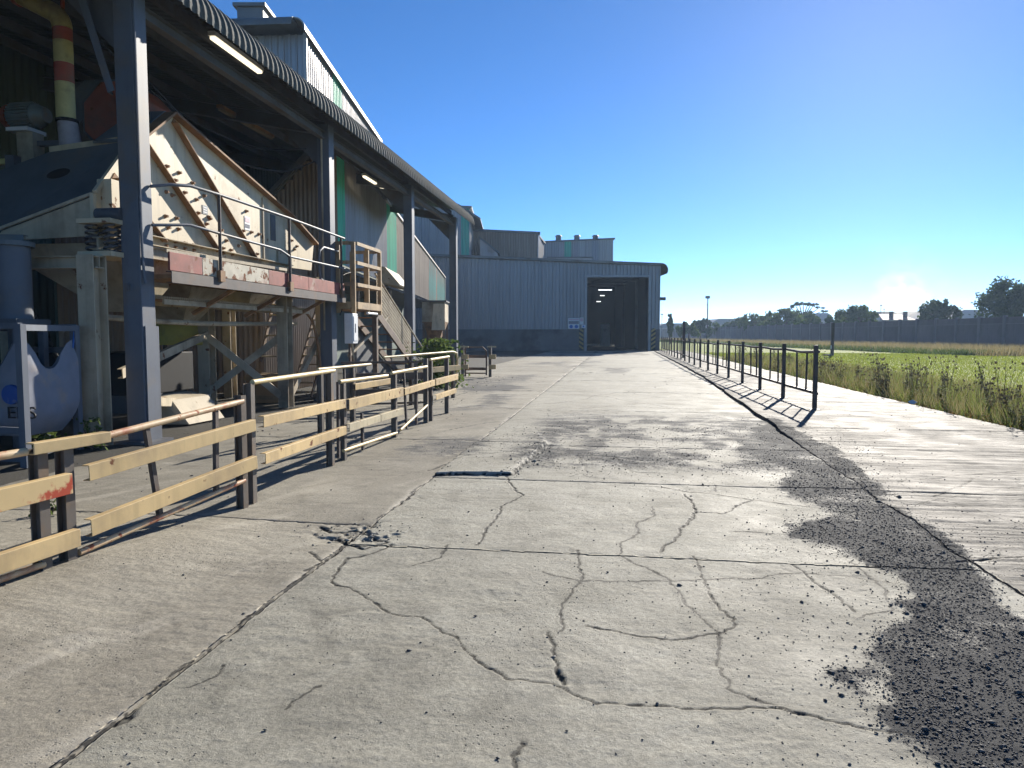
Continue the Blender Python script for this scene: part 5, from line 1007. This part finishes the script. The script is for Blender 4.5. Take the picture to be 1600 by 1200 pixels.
def weed_mesh(h, nst, seedy, leafy):
    st, lf, hd_ = MB(), MB(), MB()
    for s in range(nst):
        a = U(0, 6.28); l = U(.05, .35) * h; p = V(U(-.06, .06), U(-.06, .06), 0); k = 4; pts = []
        hh = h * U(.6, 1.0)
        for i in range(k + 1): f = i / k; pts.append(p + V(math.cos(a) * l * f ** 1.5, math.sin(a) * l * f ** 1.5, hh * f))
        st.path(pts, .005, 3, False, .0025)
        for i in range(leafy):
            f = U(.1, .9); q = p + V(math.cos(a) * l * f ** 1.5, math.sin(a) * l * f ** 1.5, hh * f); b = U(0, 6.28); w_ = U(.02, .045); e = V(math.cos(b), math.sin(b), U(-.3, .5)) * U(.05, .12); t_ = V(-math.sin(b), math.cos(b), 0) * w_ * .5
            lf.add([q, q + e * .5 + t_, q + e, q + e * .5 - t_], [(0, 1, 2, 3)])
        for i in range(seedy):
            q = pts[-1] + V(U(-.06, .06), U(-.06, .06), U(-.14, .06)); r = U(.008, .02); b = U(0, 6.28); c, s_ = math.cos(b) * r, math.sin(b) * r
            hd_.add([q + V(-c, -s_, -r), q + V(c, s_, -r), q + V(c, s_, r), q + V(-c, -s_, r)], [(0, 1, 2, 3)])
    return [(n, q.mesh(n), m) for n, q, m in (('stem', st, 'weed_stem'), ('leaf', lf, 'weed_leaf'), ('seed_head', hd_, 'seed_head')) if q.v]
wv = [weed_mesh(.75, 5, 4, 4), weed_mesh(1.0, 6, 2, 3), weed_mesh(.5, 8, 4, 7), weed_mesh(.42, 10, 1, 18), weed_mesh(.62, 7, 5, 5)]
for ms_ in wv:
    for nme, me, m_ in ms_: me.materials.append(MATS[m_])
WP = []
for px, py in ((1400, 618), (1412, 622), (1432, 622), (1445, 632), (1470, 632), (1488, 640), (1540, 655), (1560, 662), (1575, 668), (1592, 672), (1360, 612), (1340, 606), (1326, 602), (1535, 640), (1508, 640), (1455, 640), (1384, 610), (1590, 655), (1520, 650), (1300, 596), (1310, 600), (1290, 594)): WP.append((GR(px, py)[0] + .25, GR(px, py)[1]))
for k in range(110):
    y = 10 + 36 * U(0, 1) ** 1.4; WP.append((6.35 + 2.4 * U(0, 1) ** 1.3, y))
for i, (x, y) in enumerate(WP):
    k = i % 5; lab = ['tall dry weed with pale seed tufts on the verge', 'tallest thin dark stalked weed on the verge', 'bushy low weed with many pale seed heads on the verge', 'leafy green weed clump on the verge', 'mid height weed with fluffy pale heads on the verge'][k]
    w_ = thing('weed', lab, 'weed', (x, y, float(lawn_z(np.array([x]), np.array([y]))[0])), group='weeds on the verge, kind %s' % 'abcde'[k])
    w_.rotation_euler.z = U(0, 6.28); s = U(.7, 1.25); w_.scale = (s, s, s)
    for nme, me, m_ in wv[k]:
        o = bpy.data.objects.new(nme, me); COL.objects.link(o); o.parent = w_; o['kind'] = 'stuff'
# small weeds and a shrub on the left
def shrub(name, label, base, r, h, n, ls, m, group=None):
    t = thing(name, label, 'plant', base, group=group); p_ = rng.normal(0, .42, (n, 3)); p_[:, 2] = np.abs(rng.uniform(0, 1, n)); sc_ = np.stack([np.full(n, r), np.full(n, r), np.full(n, h)], 1) * (1 - .35 * p_[:, 2:3] ** 2 * np.array([[1, 1, 0]]))
    me = leaf_quads(p_ * sc_ + V(0, 0, .02), ls); me.materials.append(MATS[m]); o = bpy.data.objects.new('foliage', me); COL.objects.link(o); o.parent = t
    s = MB()
    for k in range(5): a = U(0, 6.28); s.path([(0, 0, 0), (r * .4 * math.cos(a), r * .4 * math.sin(a), h * .7)], .01 + r * .01, 5)
    me = s.mesh('stem'); me.materials.append(MATS['bark']); o = bpy.data.objects.new('stem', me); COL.objects.link(o); o.parent = t; return t
def leaf_quads(P, ls, flat=0.0):
    n = len(P); a = rng.normal(size=(n, 3)); a[:, 2] *= (1 - flat); a /= np.linalg.norm(a, axis=1)[:, None]; b = rng.normal(size=(n, 3)); b[:, 2] *= (1 - flat); b -= a * (a * b).sum(1)[:, None]; b /= np.linalg.norm(b, axis=1)[:, None]
    s = (ls * rng.uniform(.6, 1.3, n))[:, None]; v = np.stack([P - a * s, P + b * s * .55, P + a * s, P - b * s * .55], 1).reshape(-1, 3); return np_mesh('foliage', v, np.arange(4 * n).reshape(n, 4))
shrub('leafy_shrub', 'bright green leafy shrub growing behind the barrier end', (-5.0, 19.8, 0), .8, 1.35, 1500, .07, 'leaf_mid')
shrub('small_weed', 'small green weed at the foot of the cream machine leg', (-6.75, 8.45, 0), .22, .4, 90, .04, 'leaf_mid')
shrub('small_weed', 'low green weed on the floor behind the red painted barrier', (-4.6, 5.2, 0), .16, .12, 60, .03, 'leaf_mid')
shrub('small_weed', 'green weed beside the bag frame foot', (-7.3, 8.3, 0), .3, .22, 70, .05, 'leaf_mid')

def tree(name, label, base, trunk, blobs, n, ls, m, group='trees beyond the boundary wall', frame='W', flat=0.0, limbs=6):
    t = thing(name, label, 'tree', base, frame, group); bl = [np.array(b, float) for b in blobs]; vol = np.array([b[3] * b[4] * b[5] for b in bl]) ** .8; P = []
    for b, c in zip(bl, (vol / vol.sum() * n).astype(int)):
        k = max(5, c // 60); cl = rng.normal(size=(k, 3)); cl /= np.linalg.norm(cl, axis=1)[:, None]; cl *= (rng.uniform(.35, 1, (k, 1)) ** .5)
        q = cl[rng.integers(0, k, c)] + rng.normal(0, .17, (c, 3)); P.append(b[:3] + q * b[3:6])
    P = np.concatenate(P); me = leaf_quads(P, ls, flat); me.materials.append(MATS[m]); o = bpy.data.objects.new('crown', me); COL.objects.link(o); o.parent = t
    s = MB(); r0 = trunk[1]; top = V(trunk[2], 0, trunk[0]); s.path([(0, 0, -.3), (trunk[2] * .4, 0, trunk[0] * .5), tuple(top)], r0, 8, True, r0 * .6)
    for b in bl: s.path([tuple(top * .85), tuple((top + b[:3]) / 2 + V(0, 0, -.1 * b[5])), tuple(b[:3])], r0 * .45, 6, True, r0 * .12)
    me = s.mesh('trunk'); me.materials.append(MATS['bark']); o = bpy.data.objects.new('trunk', me); COL.objects.link(o); o.parent = t; return t
def blobs(w_, h0, h1, k, depth=None, flat=1.0):
    r = [];
    for i in range(k):
        f = (i + .5) / k; x = (f - .5) * w_ * .85 + U(-.1, .1) * w_; e = math.sqrt(max(.1, 1 - (2 * f - 1) ** 2)); z = h0 + (h1 - h0) * (.35 + .35 * e * U(.5, 1)); r.append((x, U(-.25, .25) * w_, z, w_ * U(.16, .30), w_ * U(.2, .3), (h1 - h0) * U(.22, .36) * flat))
    return r
def far(px, Y, py=524): q = onY(px, py, Y); return (q[0], Y, 0)
mpx = lambda Y: Y / FPX
def zt(py, Y): return CAMH + (HZ - py) * mpx(Y)
# (centre px, distance, width px, top row, low row, kind)
for px, Y, wpx, ty, ly, nm, lab, m, n in (
    (1592, 92, 112, 440, 500, 'broadleaf_tree', 'large dark broadleaf tree rising highest over the boundary wall', 'leaf_dark', 9000),
    (1462, 108, 62, 470, 500, 'umbrella_tree', 'rounded flat based dark tree beside the red roofed house', 'leaf_dark', 4500),
    (1340, 120, 58, 481, 506, 'bushy_tree', 'wispy bushy tree left of the red roofed house', 'leaf_mid', 3500),
    (1306, 135, 34, 489, 508, 'bushy_tree', 'small grey green bushy tree next to the wispy one', 'leaf_dark', 2200),
    (1225, 140, 60, 487, 510, 'bushy_tree', 'pale green bushy tree under the flat topped acacia', 'leaf_mid', 3200),
    (1265, 128, 36, 491, 510, 'bushy_tree', 'yellowish bush right beneath the flat topped acacia', 'leaf_mid', 2200),
    (1183, 150, 56, 489, 512, 'bushy_tree', 'rounded green tree left of the flat topped acacia', 'leaf_mid', 3200),
    (1150, 165, 46, 499, 516, 'bushy_tree', 'dark low tree right behind the tall light mast', 'leaf_dark', 2400),
    (1094, 150, 30, 499, 524, 'bushy_tree', 'dark bush just left of the tall light mast', 'leaf_dark', 2200),
    (1076, 140, 34, 506, 526, 'bushy_tree', 'bright green shrubby tree near the railing end', 'leaf_mid', 2400),
    (1125, 170, 30, 506, 520, 'bushy_tree', 'pale green shrub right of the light mast foot', 'leaf_mid', 1600)):
    W_ = wpx * mpx(Y); h1, h0 = zt(ty, Y), max(.6, zt(ly, Y)); tree(nm, lab, far(px, Y), (h0 + .35 * (h1 - h0), .16 + .01 * W_, .1), blobs(W_, h0 * .55, h1 * 1.06, 8), n, .16 + Y * .0009, m)
Y = 150; W_ = 66 * mpx(Y); h1, h0 = zt(470, Y), zt(500, Y)
bl = [(f * W_ * .5, U(-.5, .5), h0 + (h1 - h0) * (.85 - .35 * f * f + U(-.06, .06)), W_ * .085, W_ * .1, .28) for f in (-1, -.82, -.6, -.4, -.2, 0, .18, .38, .55, .75, .95)] + [(f * W_ * .3, 0, h0 + (h1 - h0) * .35, W_ * .1, 1, .4) for f in (-.5, .4)]
tree('acacia_tree', 'tall flat topped acacia tree with airy tiered crown', far(1254, Y), (h0 + .2, .45, 0), bl, 2600, .22, 'leaf_dark', flat=.4)
Y = 120; tree('cypress_tree', 'narrow oval dark cypress tree by the shed corner', far(1047, Y), (1.6, .15, 0), [(0, 0, 1.6 + k * .55, .48 * (1 - ((k - 2.6) / 4.2) ** 2), .48, .5) for k in range(6)], 3200, .16, 'leaf_dark')

# boundary wall of posts and panels
XW = 48.0; bw = thing('boundary_wall', 'long dark precast wall of posts and panels beyond the lawn', 'wall', (XW, 60, 0), 'W')
pm = MB().box(-.16, .16, -.16, .16, -.35, 3.38).mesh('wall_post'); pl = MB().box(-.05, .05, .165, 3.665, -.35, 2.55).mesh('wall_panel'); pu = MB().box(-.04, .04, .165, 3.665, 2.60, 3.22).mesh('coping_panel'); pr_ = MB().box(-.075, .075, .165, 3.665, 2.552, 2.598).mesh('rail')
pm.materials.append(MATS['wall_post']); pl.materials.append(MATS['wall_concrete']); pu.materials.append(MATS['wall_concrete']); pr_.materials.append(MATS['wall_post'])
for k in range(46):
    y = 55.3 + k * 3.83
    for n_, me_ in (('wall_post', pm), ('wall_panel', pl), ('coping_panel', pu), ('rail', pr_)): inst(n_, me_, bw, (XW + U(-.02, .02), y, 0))
# lone posts on the lawn, light mast, far poles
q = G(1300, 556); fp = thing('lawn_post', 'single dark post with small white tag standing on the lawn', 'post', (q[0], q[1], 0), 'W')
MB().box(q[0] - .09, q[0] + .09, q[1] - .09, q[1] + .09, -.1, 2.35).build('post_shaft', 'railing_dark', fp, frame='W'); MB().box(q[0] - .16, q[0] - .1, q[1] - .12, q[1] - .1, .5, .75).build('tag', 'white_paint', fp); MB().box(q[0] - .6, q[0] - .1, q[1] - .15, q[1] + .15, -.1, .12).build('footing', 'wall_post', fp)
Y = 150; q = far(1105, Y); lm = thing('light_mast', 'tall thin mast with a boxy floodlight head beyond the lawn', 'light mast', q, 'W'); zt_ = zt(467, Y)
MB().tube((q[0], Y, -.3), (q[0], Y, zt_), .17, .10, n=10).build('mast', 'railing_dark', lm); MB().box(q[0] - .45, q[0] + .35, Y - .4, Y + .4, zt_, zt_ + .55).build('floodlight', 'railing_dark', lm, bevel=.08); MB().tube((q[0] - .35, Y, zt_ - 1.3), (q[0] + .1, Y, zt_ - 1.3), .06, n=6).build('arm', 'railing_dark', lm)
for px, Y, ty, lab in ((1034, 200, 492, 'thin pale pole far beyond the shed corner'), (1375, 210, 478, 'thin far pole left of the red roofed house'), (1380, 214, 484, 'shorter thin far pole beside its taller neighbour')):
    q = far(px, Y); t = thing('far_pole', lab, 'pole', q, 'W'); MB().tube((q[0], Y, -.3), (q[0], Y, zt(ty, Y)), .12, .08, n=6).build('shaft', 'railing_dark', t); MB().box(q[0] - .3, q[0] + .3, Y - .1, Y + .1, zt(ty, Y), zt(ty, Y) + .25).build('cross_arm', 'railing_dark', t)
# distant roofs
def warehouse(label, x0, x1, ty, Y, m='far_roof', wall='far_wall', ridge=.3):
    a, b = onY(x0, ty, Y), onY(x1, ty, Y); z = a[2]; t = thing('warehouse', label, 'building', ((a[0] + b[0]) / 2, Y, 0), 'W'); e = z - max(.7, z * ridge)
    MB().box(a[0], b[0], Y, Y + 30, -.3, e).build('wall', wall, t)
    rf = MB().prism([(a[0] - .4, Y - .5, e + .02), (b[0] + .4, Y - .5, e + .02), ((a[0] * .3 + b[0] * .7), Y - .5, z), ((a[0] * .75 + b[0] * .25), Y - .5, z)], (0, 31, 0)).build('roof', m, t)
    for k in range(max(2, int((b[0] - a[0]) / 7))):
        x = a[0] + 2 + k * 7
        if x < b[0] - 3: MB().box(x, x + 2.4, Y - .05, Y - .01, .2, min(e * .7, 3)).build('door', 'far_roof', t)
warehouse('long low blue grey warehouse seen past the shed corner', 1024, 1088, 505, 260)
warehouse('dark roofed far warehouse behind the light mast', 1108, 1166, 498, 280, 'far_roof'); warehouse('pale far warehouse roof between acacia and wispy tree', 1278, 1300, 489, 300); warehouse('grey far warehouse left of the red roofed house', 1356, 1412, 487, 290); warehouse('wide grey warehouse roof between round tree and big tree', 1488, 1556, 484, 250)
warehouse('far grey warehouse behind the round tree', 1420, 1490, 486, 310)
Y = 150; a, b = onY(1379, 490, Y), onY(1432, 490, Y); h = thing('red_roofed_house', 'low house with pale red roof and two dark chimneys over the wall', 'house', ((a[0] + b[0]) / 2, Y, 0), 'W')
MB().box(a[0] + .3, b[0] - .3, Y, Y + 8, -.3, zt(500, Y)).build('wall', 'far_wall', h); rf = MB().prism([(a[0] - .1, Y - .4, zt(500, Y)), (b[0] + .1, Y - .4, zt(500, Y)), (b[0] - 1.2, Y + 4, zt(490, Y)), (a[0] + 1.2, Y + 4, zt(490, Y))], (0, .5, .02)).build('roof', 'far_red', h)
for x in (1398, 1420): q = onY(x, 488, Y); MB().box(q[0] - .3, q[0] + .3, Y + 1, Y + 1.7, 2.5, q[2] + .2).build('chimney', 'railing_dark', rf)
for x in (1390, 1410): q = onY(x, 500, Y); MB().box(q[0] - .5, q[0] + .5, Y - .03, Y - .005, .9, 2.1).build('window', 'railing_dark', h)
o = thing('plastic_litter', 'crumpled pale blue plastic scrap at the apron edge', 'litter', (*GR(1426, 634)[:2], .02)); x, y = GR(1426, 634)[:2]
pv = [(x + .13 * math.cos(k) * U(.5, 1), y + .1 * math.sin(k) * U(.5, 1), .03 + U(0, .08)) for k in np.linspace(0, 6.28, 9)[:-1]]
MB().add(pv + [(x, y, .13)], [(i, (i + 1) % 8, 8) for i in range(8)]).build('scrap', 'litter', o)

# smoke drifting up behind the wall
def volume_mat(name, dens, col, aniso, noise=None):
    m = bpy.data.materials.new(name); m.use_nodes = True; MATS[name] = m; n = m.node_tree.nodes; L = m.node_tree.links; n.clear()
    o = n.new('ShaderNodeOutputMaterial'); v = n.new('ShaderNodeVolumePrincipled'); v.inputs['Color'].default_value = (*col, 1); v.inputs['Anisotropy'].default_value = aniso; v.inputs['Density'].default_value = dens
    if noise:
        tc = n.new('ShaderNodeTexCoord'); t = n.new('ShaderNodeTexNoise'); t.inputs['Scale'].default_value = noise; t.inputs['Detail'].default_value = 4
        g = n.new('ShaderNodeTexGradient'); g.gradient_type = 'SPHERICAL'; L.new(tc.outputs['Object'], g.inputs[0]); L.new(tc.outputs['Object'], t.inputs['Vector'])
        a = n.new('ShaderNodeMath'); a.operation = 'MULTIPLY'; r = n.new('ShaderNodeMapRange'); r.inputs[1].default_value = .42; r.inputs[2].default_value = .7; L.new(t.outputs['Fac'], r.inputs[0]); L.new(r.outputs[0], a.inputs[0]); L.new(g.outputs['Fac'], a.inputs[1])
        b = n.new('ShaderNodeMath'); b.operation = 'MULTIPLY'; b.inputs[1].default_value = dens; L.new(a.outputs[0], b.inputs[0]); L.new(b.outputs[0], v.inputs['Density'])
    L.new(v.outputs[0], o.inputs['Volume'])
volume_mat('smoke_low', .24, (.94, .80, .52), .3, 2.4); volume_mat('smoke_high', .016, (1.0, .98, .94), .3, 2.6)
for nm, px, py, Y, s, m, lab in (('smoke_plume', 1408, 463, 210, (9, 9, 7.5), 'smoke_low', 'dense yellowish smoke rising behind the red roofed house'), ('smoke_plume', 1425, 425, 225, (17, 9, 9), 'smoke_high', 'thin white smoke drifting up to the right')):
    bm = bmesh.new(); bmesh.ops.create_icosphere(bm, subdivisions=3, radius=1.0); me = bpy.data.meshes.new(nm); bm.to_mesh(me); bm.free(); q = onY(px, py, Y)
    o = mesh_obj(nm, me, m); o.location = q; o.scale = s; o.rotation_euler = (0, .5, 0); setp(o, lab, 'smoke', kind='stuff')
HAZE = 0.0006
if HAZE:
    volume_mat('haze', HAZE, (.55, .74, 1.0), .2)
    o = MB().box(-60, 260, -8, 330, -1.3, 20.5).build('haze', 'haze', None, (0, 0, 0), 'W'); setp(o, 'thin pale air haze over the whole yard', 'haze', kind='stuff')
